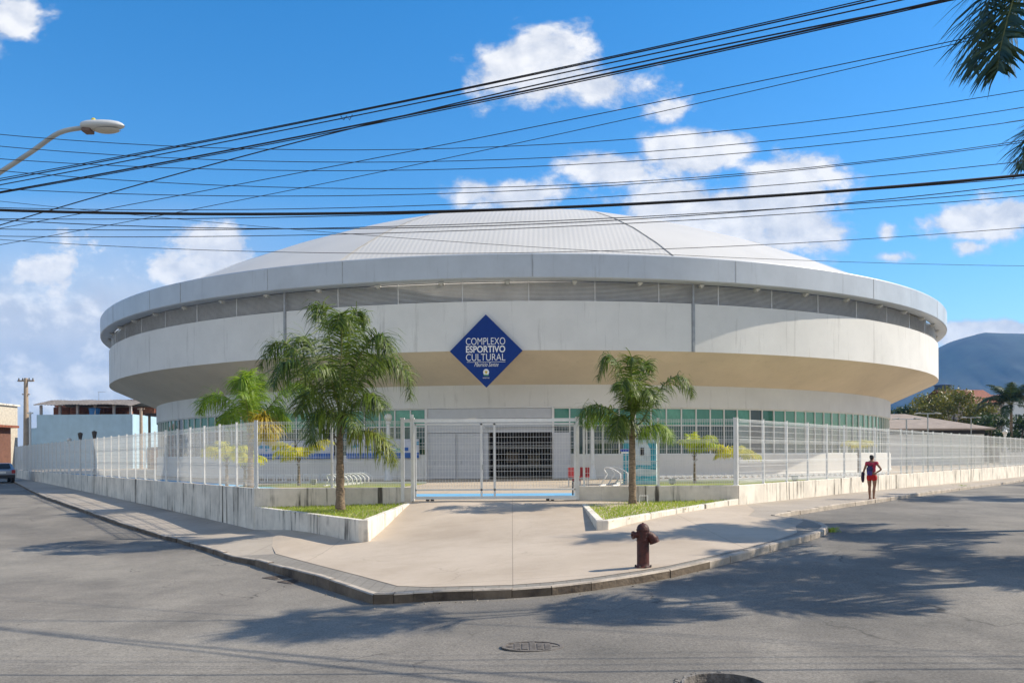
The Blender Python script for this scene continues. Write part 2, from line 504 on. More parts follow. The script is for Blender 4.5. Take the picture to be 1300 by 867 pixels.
# ------------------------------------------------------------------ ground, road, pavement
def cdt_sheet(name, outline, zfn, material, grid, holes=(), extra=()):
    """triangulated sheet inside an outline, heights from zfn"""
    pts = [Vector((p[0], p[1])) for p in outline]
    n = len(pts)
    edges = [(i, (i + 1) % n) for i in range(n)]
    for hl in holes:
        o = len(pts); k = len(hl)
        pts += [Vector(p) for p in hl]
        edges += [(o + i, o + (i + 1) % k) for i in range(k)]
    poly = [(p.x, p.y) for p in pts[:n]]

    def inside(x, y, pg):
        c = False; j = len(pg) - 1
        for i in range(len(pg)):
            xi, yi = pg[i]; xj, yj = pg[j]
            if (yi > y) != (yj > y) and x < (xj - xi) * (y - yi) / (yj - yi) + xi: c = not c
            j = i
        return c
    for x in grid[0]:
        for y in grid[1]:
            if inside(x, y, poly): pts.append(Vector((x + .011, y + .007)))
    vs, es, fs, *_ = delaunay_2d_cdt(pts, edges, [], 1, 1e-5)
    fo = []
    for f in fs:
        cx = sum(vs[i].x for i in f) / len(f); cy = sum(vs[i].y for i in f) / len(f)
        if any(inside(cx, cy, [tuple(p) for p in hl]) for hl in holes): continue
        fo.append(tuple(f))
    mb = MB(); mb.add([(v.x, v.y, zfn(v.x, v.y)) for v in vs], fo)
    o = mb.build(name, material, smooth=True, fix=False)
    me = o.data
    bm = bmesh.new(); bm.from_mesh(me)
    for f in bm.faces:
        f.normal_update()
        if f.normal.z < 0: f.normal_flip()
    bm.to_mesh(me); bm.free()
    return o


def frange(a, b, st):
    r = []
    while a <= b + 1e-6: r.append(a); a += st
    return r


mb = MB(); mb.lathe([(7000, 0), (400, 0), (0.01, 0)], 48)
struct(mb.build('ground', M_dirt, loc=(0, 60, -1.1)))

HOLE_C = G(920, 868, ZR)
hole = [(HOLE_C.x + .33 * math.cos(a * PI / 12), HOLE_C.y + .33 * math.sin(a * PI / 12)) for a in range(24)]
gx = frange(-150, -30, 8) + frange(-28, 28, 1.4) + frange(32, 150, 8)
gy = frange(-60, 0, 8) + frange(2, 60, 1.4) + frange(66, 170, 8)
struct(cdt_sheet('road', [(-155, -65), (155, -65), (155, 175), (-155, 175)], ZR, M_road, (gx, gy), holes=[hole]))

kerb_px = [(20, 612), (37, 621), (55, 629.5), (77, 637), (100, 645), (125, 653.5), (150, 662.5), (175, 670), (200, 677.5), (225, 684), (250, 691), (272, 698), (283, 702), (295, 706), (325, 711),
           (360, 720), (400, 730), (440, 743), (475, 755), (500, 754.5), (525, 753), (550, 752), (600, 750.5), (650, 749), (700, 745.5), (750, 740), (815, 730.5), (850, 724.5), (900, 713),
           (950, 700.5), (1000, 686.5), (1028, 679), (1044, 673.5), (1050, 669), (1043, 664.5), (1023, 660), (1000, 656.5), (984, 654.6), (992, 651.8), (1015, 648), (1038, 644.5), (1070, 640), (1100, 636),
           (1130, 631.5), (1161, 627), (1207, 621), (1245, 616), (1269, 613.2), (1299, 608.8)]
KP = [G(*q) for q in kerb_px]
d0 = (KP[0] - KP[1]).normalized(); d1 = (KP[-1] - KP[-2]).normalized()
KP = [KP[0] + d0 * 60, KP[0] + d0 * 25] + KP + [KP[-1] + d1 * 25, KP[-1] + d1 * 60]
K2 = [(p.x, p.y) for p in KP]
wl = [LC + DL * t - NL * .0 for t in (0, 20, 40, 60, 130)]
wr = [RC + DR * t for t in (0, 20, 40, 60, 130)]
back = [(p.x, p.y) for p in reversed(wr)] + [(GR, Y0 + .25), (GL, Y0 + .25)] + [(p.x, p.y) for p in wl]
pav = cdt_sheet('pavement', K2 + back, lambda x, y: H(x, y), M_walk, (frange(-60, 60, 1.0), frange(11, 90, 1.0)))
struct(pav)

# beige forecourt laid 4 mm above the pavement
fore_px = [(350, 703.5), (398, 716.5), (456, 731.5), (505, 745), (544, 746.2), (600, 745), (650, 743.5), (700, 740), (750, 734.5), (815, 725), (850, 719), (900, 708), (950, 696), (990, 685),
           (1012, 677), (1010, 668), (985, 661), (950, 655.5), (958, 648)]
fw = [G(*q) for q in fore_px]
fore = [(p.x, p.y) for p in fw] + [(RC.x + .2, Y0 - .1), (GR, Y0 + .2), (GL, Y0 + .2), (LC.x + .35, Y0 - .25)]
struct(cdt_sheet('forecourt', fore, lambda x, y: H(x, y) + .018, M_plaza, (frange(-9, 14, .9), frange(11, 26, .9))))
# grey setts between forecourt and kerb
o1 = [G(*q) for q in kerb_px[13:36]]
strip = [(p.x, p.y) for p in o1] + [(p.x, p.y) for p in reversed(fw[:16])]
struct(cdt_sheet('paving_strip', strip, lambda x, y: H(x, y) + .012, M_strip, (frange(-9, 14, .5), frange(11, 26, .5))))

# kerb stones
mb = MB()
rk = random.Random(3)
acc = []
for a, b in zip(KP[:-1], KP[1:]):
    n = max(1, round((b - a).length / .9))
    for i in range(n): acc.append(a.lerp(b, i / n))
acc.append(KP[-1])
cen = Vector((0, 22))
for i in range(len(acc) - 1):
    a, b = acc[i], acc[i + 1]
    t = Vector((b.x - a.x, b.y - a.y)); ln = t.length
    if ln < .03: continue
    t.normalize(); nn = Vector((-t.y, t.x))       # to the inside (left of travel)
    gap = .003
    jz, jo = rk.uniform(-.006, .014), rk.uniform(-.012, .012)
    p0 = Vector((a.x, a.y)) + t * gap; p1 = Vector((b.x, b.y)) - t * gap
    za, zb = H(a.x, a.y) + .018 + jz, H(b.x, b.y) + .018 + jz
    w = .11
    q = [p0 - nn * (.02 + jo), p1 - nn * (.02 + jo), p1 + nn * w, p0 + nn * w]
    ch = .018
    qi = [p0 - nn * (.02 + jo - ch), p1 - nn * (.02 + jo - ch), p1 + nn * (w - ch), p0 + nn * (w - ch)]
    zt = [za, zb, zb, za]
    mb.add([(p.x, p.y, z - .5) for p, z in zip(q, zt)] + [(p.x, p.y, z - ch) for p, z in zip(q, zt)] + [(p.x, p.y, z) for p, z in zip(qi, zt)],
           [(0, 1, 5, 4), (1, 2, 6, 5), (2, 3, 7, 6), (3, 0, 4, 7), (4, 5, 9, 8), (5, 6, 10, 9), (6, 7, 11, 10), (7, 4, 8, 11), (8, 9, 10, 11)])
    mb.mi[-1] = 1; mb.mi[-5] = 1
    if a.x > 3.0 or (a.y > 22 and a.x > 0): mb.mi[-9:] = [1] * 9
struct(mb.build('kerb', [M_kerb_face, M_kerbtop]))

# court inside the fence, painted lane, lawns
li = [LC + DL * t - NL * (-.12) for t in (0, 30, 60)]
court = [(LC.x - .05, Y0 + .1), (GL, Y0 + .18), (GR, Y0 + .18), (RC.x + .05, Y0 + .1)] + [(p.x - .1, p.y) for p in [RC + DR * t for t in (30, 60, 110)]] + [(60, 170), (-75, 170)] + [(p.x + .1, p.y) for p in [LC + DL * t for t in (90, 60, 30)]]
struct(cdt_sheet('courtyard', court, lambda x, y: Z_IN, M_court, (frange(-70, 80, 12), frange(26, 170, 12))))


def flat(name, poly, z, material, kind='structure'):
    mb = MB(); mb.add([(x, y, z) for x, y in poly], [tuple(range(len(poly)))])
    o = mb.build(name, material, fix=False)
    if o.data.polygons[0].normal.z < 0: o.data.flip_normals()
    o['kind'] = kind
    return o


lane_o = [LC + DL * t + NL * a for t, a in ((60, 3), (6.5, 3))]
lane = [(p.x, p.y) for p in lane_o] + [(-5.5, 27.2), (6.5, 27.2), (6.5, 30.2), (-5, 30.2)] + [((LC + DL * t + NL * 5.2).x, (LC + DL * t + NL * 5.2).y) for t in (8, 60)]
flat('painted_lane', lane, Z_IN + .004, M_blue)


def arc(r, a, b, n=14):
    return [(CX + r * math.sin(R(a + (b - a) * i / n)), CY - r * math.cos(R(a + (b - a) * i / n))) for i in range(n + 1)]


RL = arc(46.5, 6, 23.5) + [((RC + DR * t).x - .35, (RC + DR * t).y) for t in (22, 42, 47)] + arc(41.3, 50, 6)
LL = arc(46.5, -18, -7.5) + arc(41.3, -7.5, -18)
for nm, pg in (('lawn', RL), ('lawn', LL)):
    flat(nm, pg, Z_IN + .006, M_grass, 'stuff')
kb = MB()
for a, b in ((6, 50), (-18, -7.5)):
    kb.lathe([(41.3, -.1), (41.3, .09), (41.15, .09), (41.15, -.1)], 40, (CX, CY, Z_IN), R(a), R(b))
struct(kb.build('lawn_edging', M_white))


def grass_tufts(n, sampler, zfn, h=(.04, .10), seed=1):
    r = random.Random(seed); mb = MB()
    for _ in range(n):
        x, y = sampler(r); z = zfn(x, y)
        a = r.uniform(0, 2 * PI); w = r.uniform(.006, .016); hh = r.uniform(*h)
        dx, dy = math.cos(a) * w, math.sin(a) * w
        lx, ly = r.gauss(0, .025), r.gauss(0, .025)
        mb.add([(x - dx, y - dy, z), (x + dx, y + dy, z), (x + lx, y + ly, z + hh)], [(0, 1, 2)])
    return mb


# ------------------------------------------------------------------ planters
def top_plane(p):
    (x1, y1, z1), (x2, y2, z2), (x3, y3, z3) = p
    n = (Vector(p[1]) - Vector(p[0])).cross(Vector(p[2]) - Vector(p[0]))
    return lambda x, y: z1 - (n.x * (x - x1) + n.y * (y - y1)) / n.z


def planter(label, walls, soil, topfn, seed, glabel):
    root = empty('planter', (0, 0, 0), label, 'planter', 'triangular lawn planters by the gate')
    for a, b in walls:
        a, b = Vector(a), Vector(b); t = (b - a).normalized(); nn = Vector((-t.y, t.x)) * .17
        poly = [tuple(a), tuple(b), tuple(b + nn), tuple(a + nn)]
        mb = MB(); mb.prism(poly, -1.0, topfn)
        o = mb.build('parapet', M_wallc, root); bevel(o, .015)
    sf = lambda x, y: topfn(x, y) - .05
    mb = MB(); mb.add([(x, y, sf(x, y)) for x, y in soil], [tuple(range(len(soil)))])
    so_ = mb.build('soil', M_grass, root, fix=False)
    if so_.data.polygons[0].normal.z < 0: so_.data.flip_normals()
    xs = [p[0] for p in soil]; ys = [p[1] for p in soil]

    def smp(r):
        a, b = sorted((r.random(), r.random()))
        if len(soil) == 3 or r.random() < .9: T = soil[:3]
        else: T = (soil[0], soil[2], soil[3])
        w = (a, b - a, 1 - b)
        return sum(w[i] * T[i][0] for i in range(3)), sum(w[i] * T[i][1] for i in range(3))
    g = grass_tufts(5500, smp, sf, (.03, .085), seed).build('turf', L_grass, root, fix=False)
    g['kind'] = 'stuff'
    return sf


tpl = top_plane([(-7.88, 25, .26), (-3.65, 19.45, .26), (-3.0, 25, .37)])
A, B1, B2, Cc = (-7.86, 24.97), (-3.65, 19.45), (-3.42, 19.38), (-3.02, 24.97)
soilL = planter('left planter of stained concrete with a lawn and the tall palm', [(A, B1), (B1, B2), (B2, Cc)], [A, B1, Cc, B2], tpl, 11, '')
tpr = top_plane([(2.04, 25, .36), (1.86, 18.1, .32), (6.92, 25, .41)])
A2, B3, B4, C2 = (2.04, 24.97), (1.86, 18.1), (2.12, 18.1), (6.9, 24.97)
soilR = planter('right planter with pale low kerb, lawn and the shorter palm', [(A2, B3), (B3, B4), (B4, C2)], [A2, B4, C2, B3], tpr, 12, '')


# ------------------------------------------------------------------ base walls and fences
def base_wall(a, b, label, z1=Z_TOP, th=.2, side=1):
    a, b = Vector(a), Vector(b); t = (b - a).normalized(); nn = Vector((-t.y, t.x)) * th * side
    mb = MB()
    n = max(1, int((b - a).length / 3.0))
    for i in range(n):
        p, q = a.lerp(b, i / n), a.lerp(b, (i + 1) / n)
        g = t * .004
        mb.prism([tuple(p + g), tuple(q - g), tuple(q + nn - g), tuple(p + nn + g)], -1.0, z1)
    o = mb.build('retaining_wall', M_wallc); bevel(o, .012, 1)
    return tag(o, label, 'wall', 'base walls under the fence')


base_wall(LC + DL * 75, LC, 'long stained concrete base wall under the fence along the left street')
base_wall((LC.x, Y0), (GL, Y0), 'short shaded concrete wall behind the left planter lawn')
base_wall((GR, Y0), (RC.x - .02, Y0), 'short shaded concrete wall behind the right planter lawn')
base_wall(RC, RC + DR * 80, 'long sunlit pale base wall under the fence along the right street')


def panel_mesh(w, h, pitch=.072, wv=.0066, slim=False):
    mb = MB()
    n = int(w / pitch)
    for i in range(n + 1):
        x = -w / 2 + w * i / n
        mb.box((x, 0, h / 2), (wv, wv, h))
    z = 0.02
    bends = [h * .02 + .03, h * .34, h * .67, h - .05]
    zs = [h * k / 11 for k in range(1, 11)]
    for z in zs: mb.box((0, .004, z), (w, .006, .009))
    for z in bends:
        for dz in ((-.02, .02) if slim else (-.035, 0.0, .035)): mb.box((0, -.008 - (.02 if dz == 0 else 0), z + dz), (w, .008, .007 if slim else .011))
    return mb.mesh('mesh_panel', M_fence)


def post_mesh(h, s=.06):
    mb = MB(); mb.box((0, 0, h / 2), (s, s, h)); mb.box((0, 0, h + .008), (s + .014, s + .014, .016))
    mb.box((0, 0, .006), (s + .07, s + .07, .012))
    return mb.mesh('post', M_fence)


FH = 2.06


def fence(start, dirv, step, n, label, off, posts=None):
    rz = math.atan2(dirv.y, dirv.x)
    root = empty('mesh_fence', (start.x + off.x, start.y + off.y, Z_TOP), label, 'fence', 'white mesh fence round the arena', rz)
    pm = post_mesh(FH); xs = posts or [i * step for i in range(n + 1)]
    for x in xs: link('post', pm, root, (x, 0, 0))
    cache = {}
    for a, b in zip(xs[:-1], xs[1:]):
        w = round(b - a - .07, 3)
        if w not in cache: cache[w] = panel_mesh(w, FH - .06)
        link('mesh_panel', cache[w], root, ((a + b) / 2, -.036, .035))
    return root


fence(LC + DL * .12, DL, 1.7, 35, 'long white mesh fence running along the left street', NL * .10 + DL * 0)
fence(RC + DR * .1, DR, 1.9, 37, 'long white mesh fence running along the right sunlit street', -NR * .10)
fence(Vector((LC.x + .06, Y0 + .1)), Vector((1, 0)), 0, 0, 'white mesh fence between the left corner and the gate, behind the tall palm', Vector((0, 0)), [0, 2.3, 4.45])
fence(Vector((2.2, Y0 + .1)), Vector((1, 0)), 0, 0, 'white mesh fence between the gate and the right corner, behind the shorter palm', Vector((0, 0)), [0, 2.28, 4.62])

# sliding gate
root = empty('sliding_gate', (0, Y0 + .02, Z_IN), 'wide white sliding mesh gate closing the forecourt', 'gate')
gt = 2.52
mb = MB()
for x in (-3.34, -3.04, 2.0): mb.box((x, 0, gt / 2), (.10, .10, gt)); mb.box((x, 0, gt + .02), (.13, .13, .04))
mb.box((-.65, 0, gt - .05), (5.4, .09, .10))
mb.box((-3.04, 0, gt + .09), (.06, .06, .1))
mb.build('portal_frame', M_fence, root)
mb = MB()
x0, x1 = -2.94, 1.92
mb.box(((x0 + x1) / 2, -.12, .12), (x1 - x0, .07, .09)); mb.box(((x0 + x1) / 2, -.12, .36), (x1 - x0, .06, .05))
mb.box(((x0 + x1) / 2, -.12, gt - .17), (x1 - x0, .06, .05))
for x in (x0, -.93, -.53, x1): mb.box((x, -.12, (gt - .05) / 2), (.06, .06, gt - .25))
mb.build('gate_frame', M_fence, root)
for a, b in ((x0, -.93), (-.93, -.53), (-.53, x1)):
    o = link('mesh_panel', panel_mesh(round(b - a - .08, 3), gt - .62, .085, .0062, True), root, ((a + b) / 2, -.12, .40))
for x in (-2.5, 1.15):
    mb = MB()
    for dx in (-.07, .07):
        mb.tube([(x + dx, -.15, .055), (x + dx, -.09, .055)], .055, 12)
    mb.build('wheel', M_iron, root)
mb = MB(); mb.box((-.5, -.12, .012), (5.1, .05, .02)); mb.build('track', M_iron, root)
mb = MB(); mb.box((1.55, -.20, .09), (.85, .10, .07)); mb.build('guide_rail', M_fence, root)
mb = MB(); mb.box((-.93 + .05, -.17, 1.05), (.05, .05, .16)); mb.build('latch', M_steel, root)

# ------------------------------------------------------------------ the arena
arena = empty('arena', (CX, CY, Z_IN), 'huge round white arena with domed roof and overhanging drum', 'arena')
ZB = -Z_IN
R2, RW, RF = 33.9, 37.44, 38.07
z_si, z_wb, z_lb, z_lt, z_ft = 6.0 + ZB, 7.62 + ZB, 10.36 + ZB, 11.5 + ZB, 12.86 + ZB
NS = 180
mb = MB(); mb.lathe([(RW, z_wb), (RW, z_lb), (RW - .35, z_lb)], NS); mb.build('upper_wall', M_bwall, arena, smooth=True, auto=30)
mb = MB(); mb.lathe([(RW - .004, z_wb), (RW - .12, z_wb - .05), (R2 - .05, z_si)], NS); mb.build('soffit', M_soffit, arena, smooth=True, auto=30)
# fascia with shallow joints
mb = MB(); mb.lathe([(RW - .2, z_lt), (RF - .05, z_lt), (RF, z_lt + .05), (RF, z_ft - .06), (RF - .04, z_ft), (RW - .35, z_ft), (RW - .35, z_ft - .5)], NS)
mb.m = 1
rf = random.Random(5)
for k in range(63):
    a = 2 * PI * (k + rf.uniform(-.2, .2)) / 63
    if k % 3 == 0 or rf.random() < .25:
        wd = .03 if k % 3 else .06
        mb.box((RF * math.sin(a), -RF * math.cos(a), (z_lt + z_ft) / 2), (wd, .012, z_ft - z_lt - .14), a)
mb.build('fascia', [M_fascia, M_seam], arena, smooth=True, auto=30)
# louvres
mb = MB(); mb.lathe([(RW - .55, z_lb - .2), (RW - .55, z_lt + .1)], NS); mb.m = 0
nl = 15
for i in range(nl):
    z = z_lb + .05 + (z_lt - z_lb - .12) * i / (nl - 1)
    mb.m = 1
    mb.lathe([(RW - .18, z - .034), (RW - .30, z + .03), (RW - .295, z + .042), (RW - .175, z - .02), (RW - .18, z - .034)], NS)
for k in range(63):
    a = 2 * PI * k / 63
    mb.box(((RW - .20) * math.sin(a), -(RW - .20) * math.cos(a), (z_lb + z_lt) / 2), (.045, .03, z_lt - z_lb), a)
mb.build('louvre_band', [mat('louvre_back', (.50, .49, .47), .9), M_louv], arena, smooth=True, auto=30)
bm_ = MB(); bm_.box((0, .2, 0), (.26, .4, .10)); bm_.box((0, .22, -.08), (.14, .3, .08))
bme = bm_.mesh('bracket', M_bwall)
for k in range(-13, 14):
    a = R(-1.8 + 5.72 * k)
    link('bracket', bme, arena, ((RW + .05) * math.sin(a), -(RW + .05) * math.cos(a), z_lt - .075), a)
# dome: eleven ribbed sectors with flashed ridges
M_roof = bpy.data.materials.new('roof_sheet'); M_roof.use_nodes = True
nt = M_roof.node_tree; N_, L_ = nt.nodes.new, nt.links.new
pb = nt.nodes['Principled BSDF']; pb.inputs['Roughness'].default_value = .5
tc = N_('ShaderNodeTexCoord'); wv = N_('ShaderNodeTexWave'); wv.wave_type = 'BANDS'; wv.bands_direction = 'X'; wv.inputs['Scale'].default_value = 1.0
L_(tc.outputs['Object'], wv.inputs['Vector'])
bp = N_('ShaderNodeBump'); bp.inputs['Strength'].default_value = .16; bp.inputs['Distance'].default_value = .04; L_(wv.outputs['Fac'], bp.inputs['Height']); L_(bp.outputs[0], pb.inputs['Normal'])
nz = N_('ShaderNodeTexNoise'); nz.inputs['Scale'].default_value = .25; nz.inputs['Detail'].default_value = 8; L_(tc.outputs['Object'], nz.inputs['Vector'])
mx = N_('ShaderNodeMix'); mx.data_type = 'RGBA'; mx.inputs[6].default_value = (.62, .60, .555, 1); mx.inputs[7].default_value = (.50, .485, .445, 1); L_(nz.outputs[0], mx.inputs[0]); L_(mx.outputs[2], pb.inputs['Base Color'])
RR, RZ0, RH = 37.0, 12.62 + ZB, 11.5
NSEC = 11
half = PI / NSEC
prof = [(RR * t, RZ0 + RH * (1 - t * t)) for t in (1, .985, .9, .8, .7, .6, .5, .4, .3, .2, .1, .0)]
sec = MB()
vs, fs = [], []
nn = 12
for r, z in prof:
    for k in range(nn + 1):
        # straight chord between the ridges, bulged a little
        s_ = -1 + 2 * k / nn
        x = r * math.sin(half) * s_
        y = -r * math.cos(half) - r * (1 - math.cos(half)) * (1 - s_ * s_) * .72
        vs.append((x, y, z))
for i in range(len(prof) - 1):
    for k in range(nn):
        fs.append((i * (nn + 1) + k, i * (nn + 1) + k + 1, (i + 1) * (nn + 1) + k + 1, (i + 1) * (nn + 1) + k))
sec.add(vs, fs)
sme = sec.mesh('roof_sector', M_roof, smooth=True)
rid = MB()
pr = [(r * math.sin(half), -r * math.cos(half), z + .05) for r, z in prof[:-1]]
for a, b in zip(pr[:-1], pr[1:]):
    a, b = Vector(a), Vector(b); t = (b - a).normalized(); s1 = Vector((math.cos(half), math.sin(half), 0)); u = s1.cross(t)
    if u.z < 0: u = -u
    w = .09
    vs = [p + s1 * sx * w + u * (.0 if abs(sx) == 1 else .012) for p in (a, b) for sx in (-1, 0, 1)]
    rid.add(vs, [(0, 1, 4, 3), (1, 2, 5, 4)])
rme = rid.mesh('ridge_cap', M_roof)
RA0 = R(-2.2)
for k in range(NSEC):
    a = RA0 + 2 * PI * k / NSEC
    link('roof_sector', sme, arena, (0, 0, 0), a)
    link('ridge_cap', rme, arena, (0, 0, 0), a)
# downpipes over the joints
for ph in (-22.5, 14.5):
    a = R(ph); mb = MB()
    mb.box((0, -.03, (z_wb + z_lt) / 2), (.10, .07, z_lt - z_wb - .1)); mb.box((0, -.005, (z_wb + z_lb) / 2), (.22, .012, z_lb - z_wb))
    o = mb.build('downpipe', M_seam, arena); o.location = (RW * math.sin(a), -RW * math.cos(a), 0); o.rotation_euler = (0, 0, a)
# lower wall: door portal -10.5..2.5 degrees, window ribbons either side
PH0, PH1 = -10.5, 2.5
z_w0, z_w1 = 1.80 + ZB, 4.66 + ZB
mb = MB()
mb.lathe([(R2, z_w1), (R2, z_si + .1)], NS)
mb.lathe([(R2, -.3), (R2, z_w0), (R2 - .3, z_w0)], 150, a0=R(PH1), a1=R(360 + PH0))
mb.lathe([(R2 - .3, z_w1), (R2, z_w1)], NS)
mb.lathe([(R2 + .05, -.3), (R2 + .05, .16), (R2, .2)], 150, a0=R(PH1), a1=R(360 + PH0))
mb.build('lower_wall', M_bwall, arena, smooth=True, auto=30)
mb = MB()


def pol(r, ph, z): return (r * math.sin(R(ph)), -r * math.cos(R(ph)), z)


# portal infill: white panels left of the opening and above it
dz1 = 2.80
od0, od1 = -4.05, 2.32
for a, b, zz0, zz1 in ((PH0, od0, -.02, dz1 - .03), (PH0, PH1, dz1, 3.62), (PH0, PH1, 3.65, z_w1 - .03)):
    mb.lathe([(R2 - .06, zz0), (R2 - .05, zz0), (R2 - .05, zz1), (R2 - .3, zz1)], 10, a0=R(a), a1=R(b))
mb.build('portal_panel', mat('portal_white', (.53, .545, .57), .5, var=.03), arena, smooth=True, auto=30)
mb = MB()
for ph in (PH0, PH1): mb.box(pol(R2 - .02, ph, z_w1 / 2), (.14, .16, z_w1), R(ph))
mb.lathe([(R2 - .04, z_w1 - .02), (R2 + .02, z_w1 - .02), (R2 + .02, z_w1 + .05), (R2 - .04, z_w1 + .05)], 16, a0=R(PH0), a1=R(PH1))
mb.build('portal_frame', M_louv, arena)
# entrance interior
mb = MB()
a, b = R(od0 - .2), R(od1 + .3)
for (x0_, y0_), (x1_, y1_) in ((pol(R2 - .3, od0 - .2, 0)[:2], (-2.6, -27)), ((-2.6, -27), (1.8, -27)), ((1.8, -27), pol(R2 - .3, od1 + .3, 0)[:2])):
    mb.add([(x0_, y0_, 0), (x1_, y1_, 0), (x1_, y1_, 3.2), (x0_, y0_, 3.2)], [(0, 1, 2, 3)])
mb.add([(-2.6, -34, 3.1), (1.9, -34, 3.1), (1.9, -27, 3.1), (-2.6, -27, 3.1)], [(0, 1, 2, 3)])
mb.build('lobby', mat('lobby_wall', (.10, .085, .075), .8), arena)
for bx in ((.5, -28.0, 1.1), (-1.0, -28.0, 1.3)):
    mb = MB(); mb.box(bx, (.8, .05, .7)); mb.build('notice_board', mat('notice', (.45, .35, .25), .7), arena)
# open leaf folded back on the right + leaf fixed at left
M_door = mat('door_grey', (.54, .55, .57), .5, var=.04)
mb = MB(); mb.box((0, 0, dz1 / 2 - .02), (1.0, .06, dz1 - .08)); mb.box((.40, -.05, 1.05), (.03, .05, .3))
o = mb.build('door', M_door, arena); o.location = pol(R2 + .42, 3.3, .03); o.rotation_euler = (0, 0, R(3.3))
mb = MB(); mb.box((0, 0, dz1 / 2 - .02), (1.5, .06, dz1 - .08)); mb.box((-.55, -.05, 1.05), (.03, .05, .3))
for ph in (-8.7, -5.9):
    o = link('door', mb.mesh('door', M_door), arena, pol(R2 + .0, ph, .02), R(ph))
# window ribbon
BAY = 1.72
bw = R2 * R(BAY)
fr = MB(); zc = (z_w0 + z_w1) / 2; hh = z_w1 - z_w0
tr_z = z_w0 + hh * .62
fr.box((-bw / 2, 0, zc), (.07, .10, hh)); fr.box((0, 0, z_w1 - .035), (bw, .10, .07)); fr.box((0, 0, z_w0 + .03), (bw, .13, .06)); fr.box((0, 0, tr_z), (bw - .07, .07, .045))
fme = fr.mesh('frame', M_white)


def pane(m_up, m_lo, tilt=False):
    mb = MB()
    mb.box((0, .03, (tr_z + z_w1) / 2), (bw - .05, .012, z_w1 - tr_z - .05)); mb.m = 1
    mb.box((0, .03, (z_w0 + tr_z) / 2), (bw - .05, .012, tr_z - z_w0 - .05))
    return mb.mesh('window', [m_up, m_lo])


panes = [pane(M_glass, M_glassd), pane(M_glass, M_glassd), pane(mat('green_glass_b', (.075, .30, .21), .06, var=.15, spec=.7), mat('dark_glass_b', (.03, .085, .07), .04, var=.2, spec=.8)),
         pane(mat('green_glass_c', (.035, .17, .12), .05, var=.15, spec=.7), M_glassd), pane(M_glassd, M_dark)]
rw = random.Random(9)
for sgn, st in ((1, PH1), (-1, PH0)):
    for k in range(43):
        ph = st + sgn * (k + .5) * BAY
        i = rw.choice((0, 0, 1, 1, 2, 2, 3)) if rw.random() > .07 else 4
        w_ = link('window', panes[i], arena, pol(R2 - .14, ph, 0), R(ph))
        link('frame', fme, w_)

# sign
sg = P(617, 445.5, 45.3)
sign = empty('building_sign', (sg.x, sg.y, sg.z), 'blue diamond sign with white lettering on the arena drum', 'sign', rz=R(-3.4))
mb = MB()
hd = 2.02
mb.add([(-hd, 0, 0), (0, 0, -hd), (hd, 0, 0), (0, 0, hd), (-hd, .14, 0), (0, .14, -hd), (hd, .14, 0), (0, .14, hd)],
       [(0, 1, 2, 3), (7, 6, 5, 4), (0, 4, 5, 1), (1, 5, 6, 2), (2, 6, 7, 3), (3, 7, 4, 0)])
mb.build('panel', mat('sign_blue', (.002, .032, .20), .55, var=.04, spec=.25), sign)
mb = MB()
for x, z in ((-.6, .6), (.6, .6), (-.6, .2), (.6, .2)): mb.box((x, .28, z), (.06, .34, .06))
mb.build('bracket', M_steel, sign)
M_letter = mat('sign_white', (.78, .78, .78), .6, var=.02)


def lettering(body, w, h, x, z, offset=0.0, shear=0.0, name='lettering', m=M_letter):
    cu = bpy.data.curves.new(name, 'FONT'); cu.body = body; cu.size = 1; cu.extrude = .02; cu.offset = offset; cu.shear = shear
    cu.align_x = 'CENTER'
    ob = bpy.data.objects.new(name, cu); COL.objects.link(ob)
    bpy.context.view_layer.update()
    me = bpy.data.meshes.new_from_object(ob.evaluated_get(bpy.context.evaluated_depsgraph_get()))
    bpy.data.objects.remove(ob)
    vs = np.array([v.co for v in me.vertices]); lo, hi = vs.min(0), vs.max(0)
    for v in me.vertices:
        c = v.co
        v.co = ((c.x - (lo[0] + hi[0]) / 2) / (hi[0] - lo[0]) * w + x, -.012 - (c.z - lo[2]) * .4, (c.y - lo[1]) / (hi[1] - lo[1]) * h + z)
    me.materials.clear(); me.materials.append(m)
    o = bpy.data.objects.new(name, me); COL.objects.link(o)
    return o


k = 45.3 / F
for body, y0_, y1_, off in (('COMPLEXO', 428.8, 437.8, -.006), ('ESPORTIVO', 439, 447.6, .022), ('CULTURAL', 449, 458, -.006)):
    o = lettering(body, 50 * k, (y1_ - y0_) * k, (616.5 - 617) * k, (445.5 - y1_) * k, off); o.parent = sign
o = lettering('Mauricio Santos', 31 * k, 5.2 * k, (617.5 - 617) * k, (445.5 - 465.3) * k, .0, .45); o.parent = sign
mb = MB(); mb.box((0, -.012, (445.5 - 459.6) * k), (49 * k, .02, .02)); mb.build('lettering', M_letter, sign)
mb = MB()
ez = (445.5 - 472.5) * k
for ang in range(16):
    a = ang * PI / 8
    mb.add([(0, -.012, ez), (.165 * math.cos(a), -.012, ez + .18 * math.sin(a)), (.165 * math.cos(a + PI / 8), -.012, ez + .18 * math.sin(a + PI / 8))], [(0, 1, 2)])
mb.m = 1
mb.add([(-.07, -.018, ez + .07), (.07, -.018, ez + .07), (.07, -.018, ez - .02), (0, -.018, ez - .1), (-.07, -.018, ez - .02)], [(0, 1, 2, 3, 4)])
mb.m = 2
mb.add([(-.16, -.016, ez - .13), (.16, -.016, ez - .13), (.12, -.016, ez - .2), (-.12, -.016, ez - .2)], [(0, 1, 2, 3)])
mb.build('emblem', [M_letter, mat('emblem_gold', (.6, .42, .06), .6), mat('emblem_green', (.10, .30, .14), .6)], sign)
